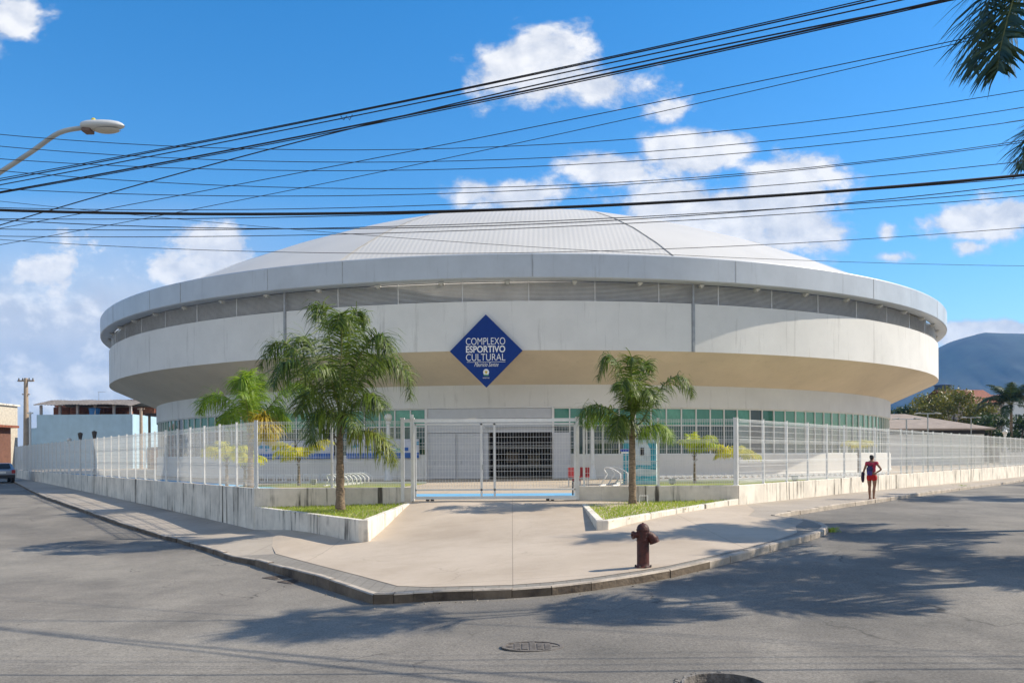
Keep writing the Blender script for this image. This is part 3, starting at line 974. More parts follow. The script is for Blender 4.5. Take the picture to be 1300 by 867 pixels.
o = lettering('PREFEITURA', 8.5 * k, 1.5 * k, 0, (445.5 - 480.5) * k, .0); o.parent = sign

# banners under the left windows
rb = random.Random(4)
M_ban = mat('banner_white', (.60, .62, .70), .7, var=.1, scale=1.5)
M_banb = mat('banner_blue', (.05, .16, .50), .7, var=.2, scale=2)
M_bant = mat('banner_teal', (.12, .40, .58), .7, var=.2, scale=2)
blabel = ['white and blue banner below the windows, farthest left behind the corner fence', 'white and blue banner below the windows just left of the tall palm trunk',
          'white and blue banner below the windows just right of the tall palm trunk', 'white and blue banner below the windows beside the left lamp post']
for i, (pa, pb_) in enumerate(((326, 374), (378, 424), (440, 482), (486, 532))):
    def phof(px):
        lo, hi = -60, 60
        for _ in range(50):
            m = (lo + hi) / 2
            if (CX + 34 * math.sin(R(m))) / (CY - 34 * math.cos(R(m))) < (px - 650) / F: lo = m
            else: hi = m
        return lo
    a, b = phof(pa), phof(pb_)
    root = empty('banner', (CX, CY, Z_IN), blabel[i], 'banner', 'blue and white banners along the arena wall')
    mb = MB(); mb.lathe([(R2 + .10, 1.30), (R2 + .10, 2.45), (R2 + .12, 2.45), (R2 + .12, 1.30)], 8, a0=R(a), a1=R(b)); mb.build('sheet', M_ban, root)
    mb = MB(); mb.lathe([(R2 + .125, 1.30), (R2 + .125, 1.62)], 8, a0=R(a), a1=R(b))
    for _ in range(5):
        c = rb.uniform(a + .3, b - .6); z = rb.uniform(1.7, 2.2)
        mb.m = rb.choice((0, 1)); mb.lathe([(R2 + .125, z), (R2 + .125, z + rb.uniform(.08, .22))], 3, a0=R(c), a1=R(min(b, c + rb.uniform(.3, .8))))
    mb.build('print', [M_banb, M_bant], root)

# ------------------------------------------------------------------ palms
def frond(mb, base, az, e0, bend, L, ll, n, rng, width=.028, droop=.55, plume=.6, mi=(0, 1), pw=1.9):
    """rachis curving from elevation e0 (deg) down by bend; leaflets in several ranks hang from it"""
    seg = 14
    pts, dirs = [Vector(base)], []
    twist = rng.uniform(-.25, .25)
    for i in range(seg):
        s = (i + .5) / seg
        e = R(e0 - bend * s ** pw); a = R(az) + twist * s
        d = Vector((math.cos(e) * math.sin(a), math.cos(e) * math.cos(a), math.sin(e)))
        dirs.append(d); pts.append(pts[-1] + d * (L / seg))
    mb.m = mi[1]
    mb.tube(pts, [.035 * (1 - .85 * i / seg) * (L / 3.4) for i in range(seg + 1)], 4)
    mb.m = mi[0]
    for i in range(n):
        s = .14 + .86 * (i + rng.random() * .8) / n
        f = s * seg; j = min(seg - 1, int(f)); p = pts[j].lerp(pts[j + 1], f - j); d = dirs[j]
        side = d.cross(Vector((0, 0, 1)))
        if side.length < .15: side = Vector((math.cos(R(az)), -math.sin(R(az)), 0))
        side.normalize(); up = side.cross(d)
        le = ll * (.35 + .95 * math.sin(min(1, s * 1.02 + .05) * PI) ** .7 * .8) * rng.uniform(.8, 1.15)
        for sg_ in (-1, 1):
            v = (side * sg_ * rng.uniform(.75, 1.05) + d * rng.uniform(.35, .75) + up * rng.gauss(.05, plume * .55)).normalized()
            wv_ = v.cross(up)
            if wv_.length < .1: wv_ = d.copy()
            wv_.normalize()
            w = width * rng.uniform(.7, 1.2)
            q = p.copy(); dv = v.copy(); row = [(q - wv_ * w * .5, q + wv_ * w * .5)]
            dr = droop * rng.uniform(.6, 1.4)
            for t in range(3):
                dv = (dv + Vector((0, 0, -1)) * dr * (.35 + .45 * t)).normalized()
                q = q + dv * le / 3
                ww = w * (1, .85, .08)[t]
                row.append((q - wv_ * ww * .5, q + wv_ * ww * .5))
            vs = [x for pr_ in row for x in pr_]
            mb.add(vs, [(0, 1, 3, 2), (2, 3, 5, 4), (4, 5, 7, 6)])


def frond_path(mb, ctrl, ll, n, rng, width, droop, plume, mi=(0, 1), fwd=(.3, .7), thick=1.0):
    """a frond whose rachis follows surveyed points (world space, relative to the palm)"""
    pts = []
    c = [Vector(p) for p in ctrl]
    for i in range(len(c) - 1):
        p0, p1, p2, p3 = c[max(0, i - 1)], c[i], c[i + 1], c[min(len(c) - 1, i + 2)]
        for k_ in range(5):
            t = k_ / 5
            pts.append(.5 * ((2 * p1) + (p2 - p0) * t + (2 * p0 - 5 * p1 + 4 * p2 - p3) * t * t + (3 * p1 - p0 - 3 * p2 + p3) * t ** 3))
    pts.append(c[-1])
    seg = len(pts) - 1
    mb.m = mi[1]
    mb.tube(pts, [.028 * thick * (1 - .85 * i / seg) for i in range(seg + 1)], 4)
    mb.m = mi[0]
    lside = None
    for i in range(n):
        s = .16 + .84 * (i + rng.random() * .8) / n
        f = min(seg - .001, s * seg); j = int(f); p = pts[j].lerp(pts[j + 1], f - j); d = (pts[j + 1] - pts[j]).normalized()
        side = d.cross(Vector((0, 0, 1)))
        if side.length < .25: side = lside or Vector((0, -1, 0))
        side.normalize()
        if lside is not None and side.dot(lside) < 0: side = -side
        lside = side; up = side.cross(d)
        le = ll * (.30 + .85 * math.sin(min(1, s * .95 + .08) * PI) ** .6) * rng.uniform(.75, 1.15)
        for sg_ in (-1, 1):
            v = (side * sg_ * rng.uniform(.6, 1.05) + d * rng.uniform(*fwd) + up * rng.gauss(.05, plume * .6)).normalized()
            wv_ = v.cross(up)
            if wv_.length < .1: wv_ = d.copy()
            wv_.normalize()
            w = width * rng.uniform(.7, 1.2); q = p.copy(); dv = v.copy(); row = [(q - wv_ * w * .5, q + wv_ * w * .5)]
            dr = droop * rng.uniform(.6, 1.4)
            for t in range(3):
                dv = (dv + Vector((0, 0, -1)) * dr * (.35 + .45 * t)).normalized()
                q = q + dv * le / 3; ww = w * (1, .85, .08)[t]
                row.append((q - wv_ * ww * .5, q + wv_ * ww * .5))
            mb.add([x for pr_ in row for x in pr_], [(0, 1, 3, 2), (2, 3, 5, 4), (4, 5, 7, 6)])


def palm(name, base, zc, fronds, leafm, label, group, r0=.15, r1=.10, seed=1, ll=.7, n=55, width=.03, droop=.55, plume=.6, lean=(0, 0), cat='palm tree', alt=None, shaft=None, ntr=14, paths=(), pth=(.6, 60, 1.1)):
    rng = random.Random(seed)
    root = empty(name, base, label, cat, group)
    h = zc - base[2]
    mb = MB()
    pts, rs = [], []
    for i in range(ntr + 1):
        t = i / ntr
        pts.append((lean[0] * t ** 1.5, lean[1] * t ** 1.5, h * t - (.15 if i == 0 else 0)))
        rr = r0 * 1.35 if i == 0 else r0 + (r1 - r0) * t
        rs.append(rr * (1 + .06 * ((i % 2) * 2 - 1)) * rng.uniform(.96, 1.04))
    mb.tube(pts, rs, 12)
    # old leaf boots
    for i in range(10):
        a = rng.uniform(0, 2 * PI); z = h * rng.uniform(.72, 1.0)
        t = z / h
        c = Vector((lean[0] * t ** 1.5, lean[1] * t ** 1.5, z)); d = Vector((math.cos(a), math.sin(a), 1.2)).normalized()
        mb.tube([c + d * r1 * .5, c + d * (r1 * .6 + .22)], [r1 * .38, r1 * .15], 5)
    mb.build('trunk', M_trunk, root, smooth=True, fix=False)
    mb = MB(); top = Vector((lean[0], lean[1], h))
    mb.m = 1
    if shaft: mb.tube([top - Vector((0, 0, .2)), top + Vector((0, 0, shaft))], [r1 * 1.1, r1 * .5], 8)
    for fr_ in fronds:
        az, e0, bend, L = fr_[:4]
        mi = (2, 1) if len(fr_) > 4 and fr_[4] else (0, 1)
        off = Vector((math.sin(R(az)), math.cos(R(az)), 0)) * r1 * .6
        frond(mb, top + off + Vector((0, 0, (shaft or 0) * rng.uniform(.3, .9) * (e0 > 30))), az, e0, bend, L, ll * min(1, L / 2.5 + .25), max(14, int(n * L / 3)), rng, width, droop, plume, mi)
    for pp_ in paths:
        alt_ = pp_[0] == 'alt'
        q_ = pp_[1:] if alt_ else pp_
        w_ = [P(x, y, base[1] + dy) - Vector(base) for x, y, dy in q_]
        frond_path(mb, [top + Vector((0, 0, .05))] + w_[(0 if pth[1] < 0 else 1):], pth[0], abs(pth[1]), rng, width, pth[2], plume, (2, 1) if alt_ else (0, 1))
    mb.build('crown', [leafm, mat('rachis', (.16, .17, .05), .6), alt or leafm], root, fix=False)
    return root


# azimuth 0 = away from the camera, 90 = right, 270 = left
pL = P(432, 645, 23.2); zl = soilL(pL.x, pL.y)
palm('queen_palm', (pL.x, pL.y, zl), 2.62, [(350, 66, 105, 2.7), (190, 64, 115, 2.6), (160, 30, 110, 1.9)],
     L_queen, 'tall dark green queen palm in the left planter before the sign', 'palms in the planters', .135, .085, 21, ll=.7, n=80, width=.027, droop=1.0, plume=.8, alt=leaf_mat('palm_leaf_fading', (.20, .22, .02), (.12, .19, .02), .35), shaft=.7, pth=(.86, 125, .80),
     paths=[[(430, 545, 0), (436, 490, .1), (442, 430, .2), (452, 397, .3), (466, 402, .4)], [(428, 545, 0), (424, 470, -.1), (416, 415, -.2), (408, 388, -.3), (398, 398, -.4)],
            [(430, 545, 0), (432, 480, -.5), (434, 425, -.9), (432, 398, -1.3), (428, 412, -1.6)], [(430, 545, 0), (437, 470, .6), (446, 418, 1.1), (440, 400, 1.6), (430, 415, 2.0)],
            [(426, 542, 0), (402, 482, .1), (374, 443, .2), (347, 436, .3), (331, 466, .3)], [(426, 542, 0), (398, 490, -.6), (376, 462, -1.1), (358, 462, -1.4), (346, 490, -1.6)],
            [(426, 545, 0), (405, 510, .5), (388, 498, .9), (380, 525, 1.1)], [(426, 548, 0), (412, 524, -.3), (400, 530, -.5), (394, 562, -.6)],
            [(430, 540, 0), (455, 488, .1), (482, 456, .2), (506, 458, .2), (520, 482, .2), (520, 506, .2)], [(430, 542, 0), (450, 468, -.3), (470, 433, -.6), (485, 426, -.8), (494, 446, -.9)],
            [(430, 542, 0), (452, 480, .8), (474, 452, 1.4), (492, 462, 1.8)], [(430, 548, 0), (450, 514, -.4), (470, 500, -.7), (486, 516, -.9)],
            ['alt', (432, 552, 0), (450, 546, -.2), (475, 549, -.4), (492, 563, -.5), (502, 586, -.5)], [(426, 545, 0), (410, 478, .5), (392, 432, .9), (380, 430, 1.2), (368, 452, 1.3)]])
pR = P(803, 639, 23.9); zr_ = soilR(pR.x, pR.y)
palm('queen_palm', (pR.x, pR.y, zr_), 2.62, [(350, 66, 105, 1.9), (185, 60, 115, 1.8)],
     L_queen, 'shorter queen palm with sparse arching fronds in the right planter', 'palms in the planters', .115, .08, 22, ll=.5, n=70, width=.024, droop=1.0, plume=.7, alt=L_lime, shaft=.45, pth=(.62, 115, .8),
     paths=[[(803, 545, 0), (797, 502, .1), (786, 466, .1), (773, 450, .2), (763, 464, .2), (759, 482, .2)], [(803, 545, 0), (804, 510, -.2), (802, 474, -.3), (801, 454, -.5), (808, 458, -.7)],
            [(803, 545, 0), (808, 512, .3), (813, 480, .5), (819, 459, .7), (826, 470, .9)], [(804, 545, 0), (814, 536, 0), (831, 505, .1), (848, 483, .2), (864, 478, .2), (876, 491, .2), (879, 503, .2)],
            [(803, 546, 0), (796, 540, 0), (778, 522, -.1), (758, 514, -.2), (742, 519, -.3), (736, 538, -.3)], ['alt', (804, 548, 0), (812, 546, 0), (830, 540, -.2), (844, 544, -.3), (854, 558, -.4)],
            [(803, 545, 0), (800, 538, -.2), (789, 527, -.5), (783, 540, -.7), (785, 556, -.8)], [(803, 545, 0), (800, 505, -.4), (794, 482, -.8), (788, 492, -1.1)], [(803, 545, 0), (812, 508, -.4), (822, 494, -.8), (832, 510, -1.1)],
            ['alt', (803, 548, 0), (795, 541, .3), (770, 528, .5), (752, 524, .7), (744, 540, .8)]])
# inside the fence
g1 = P(318, 585, 33); g1.z = Z_IN
palm('queen_palm', g1, 2.75, [(0, 70, 110, 2.6), (180, 72, 110, 2.5)],
     L_lime, 'bright lime palm behind the left fence corner', 'young palms inside the fence', .13, .10, 23, ll=.75, n=85, width=.034, droop=.9, plume=.7, alt=L_straw, shaft=.5, pth=(.85, 125, .7),
     paths=[[(321, 531, 0), (321, 505, 0), (317, 474, -.1), (311, 480, -.3)], [(321, 531, 0), (323, 500, .4), (324, 478, .8), (328, 488, 1.1)], [(320, 531, 0), (316, 500, -.4), (306, 480, -.8), (302, 492, -1.0)],
            [(318, 531, 0), (293, 509, 0), (274, 501, .1), (259, 508, .2), (254, 524, .2)], [(324, 531, 0), (345, 513, 0), (366, 491, .2), (383, 489, .3), (395, 499, .3)],
            ['alt', (324, 531, 0), (334, 527, -.2), (343, 537, -.3), (341, 557, -.4)], ['alt', (324, 531, 0), (331, 530, -.4), (336, 541, -.6), (334, 559, -.7)], [(324, 531, 0), (343, 520, .4), (356, 523, .7), (360, 543, .9)], [(319, 531, 0), (304, 520, .5), (290, 522, .9), (284, 538, 1.1)]])
small = [((379.5, 616), 40, 1.62, 'small yellow palm on a thin stem before the banners', 41, [(275, 70, 150, 1.9), (250, 50, 140, 1.6), (80, 58, 90, 2.1), (60, 60, 110, 1.7), (180, 60, 130, 1.5), (10, 60, 130, 1.5), (300, 35, 110, 1.3)]),
         ((288, 616), 36, 1.7, 'yellow palm seen through the left fence, nearer the blue building', 42, [(270, 60, 140, 1.5), (90, 60, 140, 1.5), (180, 70, 120, 1.5), (0, 60, 120, 1.4), (220, 40, 100, 1.3)]),
         ((311, 616), 37, 1.35, 'low yellow palm seen through the left fence beside the corner post', 43, [(270, 60, 130, 1.3), (90, 60, 140, 1.3), (180, 70, 120, 1.3), (0, 60, 120, 1.3), (120, 40, 100, 1.2)]),
         ((882, 613), 40, 1.75, 'small lime palm on a thin stem right of the mural booth', 44, [(85, 80, 160, 1.9), (95, 60, 130, 1.5), (275, 78, 120, 1.3), (200, 85, 60, 1.3), (20, 70, 100, 1.5), (330, 85, 70, 1.3), (150, 70, 90, 1.2)]),
         ((934, 611), 41, 1.55, 'leaning yellow palm behind the right fence corner post', 45, [(280, 60, 120, 1.7), (260, 40, 120, 1.4), (90, 30, 100, 1.6), (70, 50, 120, 1.4), (180, 60, 120, 1.5), (0, 60, 120, 1.4)]),
         ((1090, 603), 50, 2.0, 'small yellowish palm behind the fence near the walking woman', 46, [(90, 60, 140, 1.4), (270, 60, 140, 1.4), (180, 60, 120, 1.4), (0, 60, 120, 1.3)])]
for (px, py), Y, zc, lab, sd_, fr_ in small:
    b = P(px, py, Y); b.z = Z_IN
    palm('young_palm', b, zc, fr_, L_yel if 'yellow' in lab else leaf_mat('palm_leaf_limeyellow', (.50, .52, .015), (.24, .38, .015), .45), lab, 'young palms inside the fence', .075, .05, sd_, ll=.55, n=120, width=.04, droop=.8, plume=.6, ntr=8)
# street palms on the far side of the right road (they cast the shadows on the asphalt)
def street_palm(x, y, h, seed, label, L=2.8, nf=15, paths=(), skip=None):
    rng = random.Random(seed)
    fr_ = []
    for i in range(nf):
        az = 360 * i / nf + rng.uniform(-10, 10)
        e = rng.choice((45, 30, 12, 55, 22))
        if skip and skip[0] < az % 360 < skip[1]:
            fr_.append((az, rng.uniform(50, 70), 95, L * .62)); continue
        fr_.append((az, e + rng.uniform(-8, 8), rng.uniform(70, 105), L * rng.uniform(.85, 1.08)))
    palm('street_palm', (x, y, ZR(x, y)), h, fr_, L_dark, label, 'palms along the right street', .19, .13, seed, ll=.72, n=75, width=.045, droop=.32, plume=.35, lean=(-.25, .1), shaft=.5, paths=paths, pth=(.92, 135, .18))


street_palm(10.9, 11.9, 6.9, 61, 'dark street palm hanging its fronds into the upper right corner', 2.3, 14,
            [[(1455, 90, 0), (1425, 0, 0), (1365, -90, 0), (1305, -78, 0), (1268, -28, 0), (1246, 32, 0), (1236, 88, 0)], [(1455, 90, 0), (1440, 10, -.2), (1390, -65, -.4), (1335, -68, -.5), (1296, -22, -.6), (1274, 45, -.7), (1266, 90, -.7)],
             [(1455, 90, 0), (1430, -10, .4), (1385, -95, .8), (1335, -80, 1.0), (1300, -30, 1.2), (1284, 30, 1.3), (1278, 85, 1.3)]], (140, 335))
street_palm(15.6, 14.2, 7.2, 65, 'street palm beside the corner one, out at the right edge', 3.4, 20)
street_palm(15.0, 18.6, 7.4, 62, 'street palm behind the corner one, only a frond tip showing at the right edge', 3.5, 22,
            [[(1485, 250, 0), (1420, 165, 0), (1350, 140, 0), (1312, 165, 0), (1296, 215, 0)]], (140, 340))
street_palm(25.4, 31.4, 7.4, 63, 'third street palm along the right road, out at the right edge', 2.6, 18)
street_palm(39.0, 46.0, 7.4, 64, 'fourth street palm along the right road, out at the right edge', 2.8)

# ------------------------------------------------------------------ background trees
def leafy_tree(name, base, top, rx, rz_, label, leafm, seed, nclump=26, nleaf=260, leaf=.30, group=None, trunk_r=.25, cat='tree'):
    rng = random.Random(seed)
    root = empty(name, base, label, cat, group)
    h = top - base[2]; cz = h - rz_
    mb = MB()
    tk = max(.6, cz - rz_ * .75)
    mb.tube([(0, 0, -.2), (.1, 0, tk * .5), (0, .1, tk)], [trunk_r, trunk_r * .8, trunk_r * .65], 8)
    cl = []
    for i in range(nclump):
        while True:
            p = Vector((rng.uniform(-1, 1), rng.uniform(-1, 1), rng.uniform(-1, 1)))
            if .25 < p.length < 1: break
        p = p.normalized() * p.length ** .5 * .82
        cl.append((Vector((p.x * rx, p.y * rx, cz + p.z * rz_)), rng.uniform(.22, .40) * min(rx, rz_ * 1.3)))
    for c, r in cl[:12]:
        m_ = Vector((c.x * .35, c.y * .35, tk + (c.z - tk) * .45))
        mb.tube([(0, 0, tk * .9), m_, c], [trunk_r * .5, trunk_r * .3, trunk_r * .1], 5)
    mb.build('trunk', M_bark, root, smooth=True, fix=False)
    mb = MB()
    for c, r in cl:
        for _ in range(nleaf):
            d = Vector((rng.gauss(0, 1), rng.gauss(0, 1), rng.gauss(0, .8))).normalized() * r * rng.random() ** .4
            p = c + d
            u = Vector((rng.gauss(0, 1), rng.gauss(0, 1), rng.gauss(0, .7))).normalized(); w = u.cross(Vector((rng.gauss(0, 1), rng.gauss(0, 1), rng.gauss(0, 1)))).normalized()
            s_ = leaf * rng.uniform(.5, 1.2)
            mb.add([p - u * s_ * .5, p + w * s_ * .28, p + u * s_ * .5, p - w * s_ * .28], [(0, 1, 2, 3)])
    mb.build('crown', leafm, root, fix=False)
    return root


def at(px, Y, z=Z_IN): return Vector(((px - 650) / F * Y, Y, z))


leafy_tree('broadleaf_tree', at(1208, 130), 12.4, 7.0, 4.4, 'large olive and yellow green tree behind the low brown roofed hall', L_tree, 71, 34, 320, .5, trunk_r=.35)
leafy_tree('broadleaf_tree', at(1145, 135), 9.6, 3.0, 2.6, 'small dark tree tucked under the drum edge', L_bush, 72, 14, 200, .4)
leafy_tree('broadleaf_tree', at(1258, 118), 7.6, 3.6, 2.6, 'dark green bushy tree between the olive tree and the coconut palm', L_bush, 73, 16, 240, .4)
leafy_tree('broadleaf_tree', at(1296, 108), 6.6, 3.0, 2.4, 'dark green bushy tree at the right edge under the coconut palm', L_bush, 74, 14, 240, .4)
leafy_tree('broadleaf_tree', at(1340, 105), 7.5, 4.0, 3.0, 'dark leafy tree beyond the right edge beside the coconut palm', L_bush, 75, 14, 240, .4)
leafy_tree('broadleaf_tree', at(1240, 122), 6.0, 3.6, 2.2, 'low olive bush below the large tree, by the globe lamp', L_tree, 76, 14, 220, .4)
c_ = at(1284, 108)
rng = random.Random(8)
palm('coconut_palm', c_, 8.2, [(i * 360 / 20 + rng.uniform(-8, 8), rng.choice((70, 45, 15, 60, 30, -5)), rng.uniform(60, 100), rng.uniform(3.8, 4.9)) for i in range(20)], leaf_mat('coconut_leaf', (.020, .042, .014), (.05, .085, .025), .2),
     'dark coconut palm against the mountain at the right', None, .22, .15, 81, ll=1.0, n=40, width=.10, droop=.4, plume=.3)

# ------------------------------------------------------------------ mountain
def mountain():
    prof_px = [(700, 579), (850, 560), (1000, 525), (1100, 490), (1150, 464), (1192, 441), (1207, 433.5), (1222, 429), (1250, 421.5), (1275, 422.5), (1300, 423), (1360, 424), (1440, 440), (1560, 470), (1750, 540), (1900, 579)]
    mb = MB(); Yr = 3000.0
    rng = random.Random(2)
    cols, rows = 150, 24
    vs = []
    from mathutils import noise
    for i in range(cols + 1):
        px = 700 + 1200 * i / cols
        for (a, ya), (b, yb) in zip(prof_px[:-1], prof_px[1:]):
            if a <= px <= b: top = ya + (yb - ya) * (px - a) / (b - a); break
        hgt = max(0, (579 - .006 * (px - 650) - top) / F * Yr)
        for j in range(rows + 1):
            t = j / rows                      # 0 foot, 1 crest
            Y = Yr - 900 * (1 - t)
            x = (px - 650) / F * Yr
            n1 = noise.fractal(Vector((x * .0035, Y * .0022, 3)), 1.0, 2.0, 5)
            n2 = abs(noise.fractal(Vector((x * .006, Y * .0015, 9)), 1.0, 2.0, 4))
            z = hgt * t ** .9 + (n1 * 40 - n2 * 55) * math.sin(PI * min(1, t * 1.0)) * min(1, hgt / 150) + rng.uniform(-2, 2) * (t < .99)
            vs.append((x, Y, max(-2, z)))
    fs = [(i * (rows + 1) + j, (i + 1) * (rows + 1) + j, (i + 1) * (rows + 1) + j + 1, i * (rows + 1) + j + 1) for i in range(cols) for j in range(rows)]
    o = len(vs)                               # far side
    for i in range(cols + 1):
        x, Y, z = vs[i * (rows + 1) + rows]; vs.append((x, Y + 900, -2))
    fs += [(i * (rows + 1) + rows, (i + 1) * (rows + 1) + rows, o + i + 1, o + i) for i in range(cols)]
    mb.add(vs, fs)
    struct(mb.build('mountain', mat('forest_slope', (.018, .032, .022), .95, var=.5, scale=.012), smooth=True))


mountain()
hz = MB(); hz.box((0, 1900, 249.0), (7600, 4200, 504))
ho = hz.build('haze', None)
hm = bpy.data.materials.new('haze'); hm.use_nodes = True
hn = hm.node_tree; hn.nodes.clear()
hv_ = hn.nodes.new('ShaderNodeVolumePrincipled'); hou = hn.nodes.new('ShaderNodeOutputMaterial')
hv_.inputs['Color'].default_value = (.20, .50, 1.0, 1); hv_.inputs['Density'].default_value = .00014
hn.links.new(hv_.outputs[0], hou.inputs['Volume'])
ho.data.materials.clear(); ho.data.materials.append(hm)
ho['kind'] = 'stuff'

# ------------------------------------------------------------------ background buildings, right
def gable_house(root, w, d, h, rh, wallm, roofm, over=.5, hip=0.0, axis='x'):
    mb = MB(); mb.box((0, 0, h / 2), (w, d, h))
    if hip < .01:
        mb.add([(-w / 2, -d / 2, h), (-w / 2, d / 2, h), (-w / 2, 0, h + rh)], [(0, 1, 2)]); mb.add([(w / 2, -d / 2, h), (w / 2, d / 2, h), (w / 2, 0, h + rh)], [(0, 1, 2)])
    mb.build('wall', wallm, root, fix=False)
    mb = MB(); W, D = w / 2 + over, d / 2 + over; rw_ = W - hip; e = .18
    zl_ = h - over * rh / (d / 2) * .4
    vs = [(-W, -D, zl_), (W, -D, zl_), (W, D, zl_), (-W, D, zl_), (-rw_, 0, h + rh), (rw_, 0, h + rh)]
    vs += [(x, y, z - e) for x, y, z in vs]
    mb.add(vs, [(0, 1, 5, 4), (2, 3, 4, 5), (1, 2, 5), (3, 0, 4), (6, 10, 11, 7), (8, 11, 10, 9), (7, 11, 8), (9, 10, 6), (0, 6, 7, 1), (1, 7, 8, 2), (2, 8, 9, 3), (3, 9, 6, 0)])
    return mb.build('roof', roofm, root)


def windows(root, specs, y, material, frame=M_white, dirx=True):
    for x, z, w, h in specs:
        mb = MB(); mb.box((x, y, z), (w, .06, h)); o = mb.build('window', material, root)
        mb = MB()
        for dx in (-w / 2, w / 2, 0): mb.box((x + dx, y - .04, z), (.06, .06, h + .06))
        for dz in (-h / 2, h / 2): mb.box((x, y - .043, z + dz), (w + .1, .06, .06))
        mb.build('frame', frame, o)


M_brownroof = mat('brown_roof', (.30, .245, .20), .85, var=.12, scale=1.2, streak=.15)
M_tile = mat('clay_tile', (.26, .085, .045), .85, var=.3, scale=3)
hall = empty('hall', (46.5, 105, 0), 'low hall with a wide brown hipped roof behind the right fence', 'hall')
gable_house(hall, 20, 14, 4.85, 2.0, M_white, M_brownroof, .9, hip=7.0)
mb = MB(); mb.box((0, -7.03, 4.3), (20.1, .1, .5)); mb.build('fascia_board', M_dark, hall)
low = empty('boundary_wall', (63, 98, Z_IN - .3), 'low white wall behind the fence near the globe lamp', 'wall')
mb = MB(); mb.box((0, 0, .9), (9, .25, 1.8)); mb.build('wall', M_white, low)
hs1 = empty('house', (103, 172, 0), 'tall house with white gable above the olive tree', 'house', rz=R(8))
gable_house(hs1, 9, 12, 12.6, 1.4, M_white, M_tile, .4)
gw = MB(); gw.box((-9, 0, 6), (11, 11, 12)); gw.build('wing_wall', mat('beige_render', (.34, .27, .22), .9), hs1)
gr = MB(); gr.add([(-15.5, -6.5, 11.7), (-4.4, -6.5, 11.7), (-4.4, 0, 15.0), (-15.5, 0, 15.0), (-15.5, 6.5, 11.7), (-4.4, 6.5, 11.7)], [(0, 1, 2, 3), (3, 2, 5, 4)]); gr.build('wing_roof', M_tile, hs1, fix=False)
gt_ = MB(); gt_.box((-12, 0, 7.5), (.1, .1, .1)); 
windows(hs1, [(-11, 8.5, 1.4, 1.3), (-7.5, 8.5, 1.4, 1.3), (-1.5, 9, 1.2, 1.3), (1.8, 9, 1.2, 1.3)], -6.05, M_glassd)
tk = empty('water_tank', hs1.matrix_world @ Vector((0, 0, 0)), 'dark water tank on the red roof beside the drum edge', 'water tank')
tp = P(1197, 489, 171)
tk.location = (tp.x, tp.y, 14.6)
mb = MB(); mb.lathe([(.01, 0), (1.5, 0), (1.6, .3), (1.6, 1.2), (1.75, 1.25), (1.75, 1.4), (.5, 1.75), (.01, 1.75)], 20); mb.build('tank', mat('tank_blue', (.03, .06, .12), .5), tk, smooth=True, auto=40)

# ------------------------------------------------------------------ background buildings, left
M_bluew = mat('light_blue_render', (.38, .55, .66), .9, var=.06, scale=.8, streak=.18)
M_brick = mat('hollow_brick', (.33, .125, .07), .95, var=.25, scale=2.5)
M_fibro = mat('fibre_cement', (.19, .17, .155), .95, var=.25, scale=1.4, streak=.35)
blue = empty('blue_house', (-58.4, 112, 0), 'light blue walled house with a grey roofed brick terrace', 'house')
mb = MB(); mb.box((0, 4, 3.9), (13.1, 8, 7.8)); mb.build('wall', M_bluew, blue)
mb = MB(); mb.box((-7.0, 4, 3.0), (.9, 7.6, 6.0)); mb.build('side_wall', M_bluew, blue)
for x in (-6.2, -3.6, -1.2, 1.2, 3.8, 6.1):
    mb = MB(); mb.box((x, .45, 8.45), (.28, .28, 1.3)); mb.build('pillar', mat('grey_render', (.36, .34, .33), .9), blue)
mb = MB()
for x0_, x1_, hh_ in ((-6.1, -3.9, 1.2), (-3.3, -2.0, 1.25), (-.9, .9, 1.0), (4.1, 5.0, .6)): mb.box(((x0_ + x1_) / 2, 3.4, 7.8 + hh_ / 2), (x1_ - x0_, .2, hh_))
mb.box((0, 7.6, 8.5), (12.6, .2, 1.4)); mb.build('terrace_wall', M_brick, blue)
mb = MB()
nx = 60
vs, fs = [], []
for i in range(nx + 1):
    x = -6.7 + 13.2 * i / nx
    sag = .04 * math.sin(i * .33) - .25 * max(0, (i - 52) / 8) ** 2
    for y, z in ((-.5, 9.15), (4, 10.05), (8.4, 9.3)): vs.append((x, y, z + sag + .03 * math.cos(i * PI)))
for i in range(nx):
    for j in range(2): fs.append((i * 3 + j, i * 3 + 3 + j, i * 3 + 4 + j, i * 3 + 1 + j))
mb.add(vs, fs)
o = mb.build('roof', M_fibro, blue, fix=False); sm = o.modifiers.new('thick', 'SOLIDIFY'); sm.thickness = .08
mb = MB(); mb.box((-.6, 1.2, 7.85), (.1, .1, .1))
bt = empty('water_tank', (-58.4 + .9, 112.9, 7.8), 'small blue water tank on the terrace of the light blue house', 'water tank')
mb = MB(); mb.lathe([(.01, 0), (.62, 0), (.72, .75), (.8, .78), (.8, .86), (.3, 1.0), (.01, 1.0)], 18); mb.build('tank', mat('tank_bright_blue', (.03, .17, .42), .5), bt, smooth=True, auto=40)
red2 = empty('brick_annex', (-55.0, 128, 0), 'brick storey with flat orange roof edge behind the grey terrace roof', 'house')
mb = MB(); mb.box((0, 0, 5.2), (9, 6, 10.4)); mb.build('wall', M_brick, red2)
mb = MB(); mb.box((-.5, 0, 10.55), (9.6, 6.6, .3)); mb.build('roof', M_tile, red2)
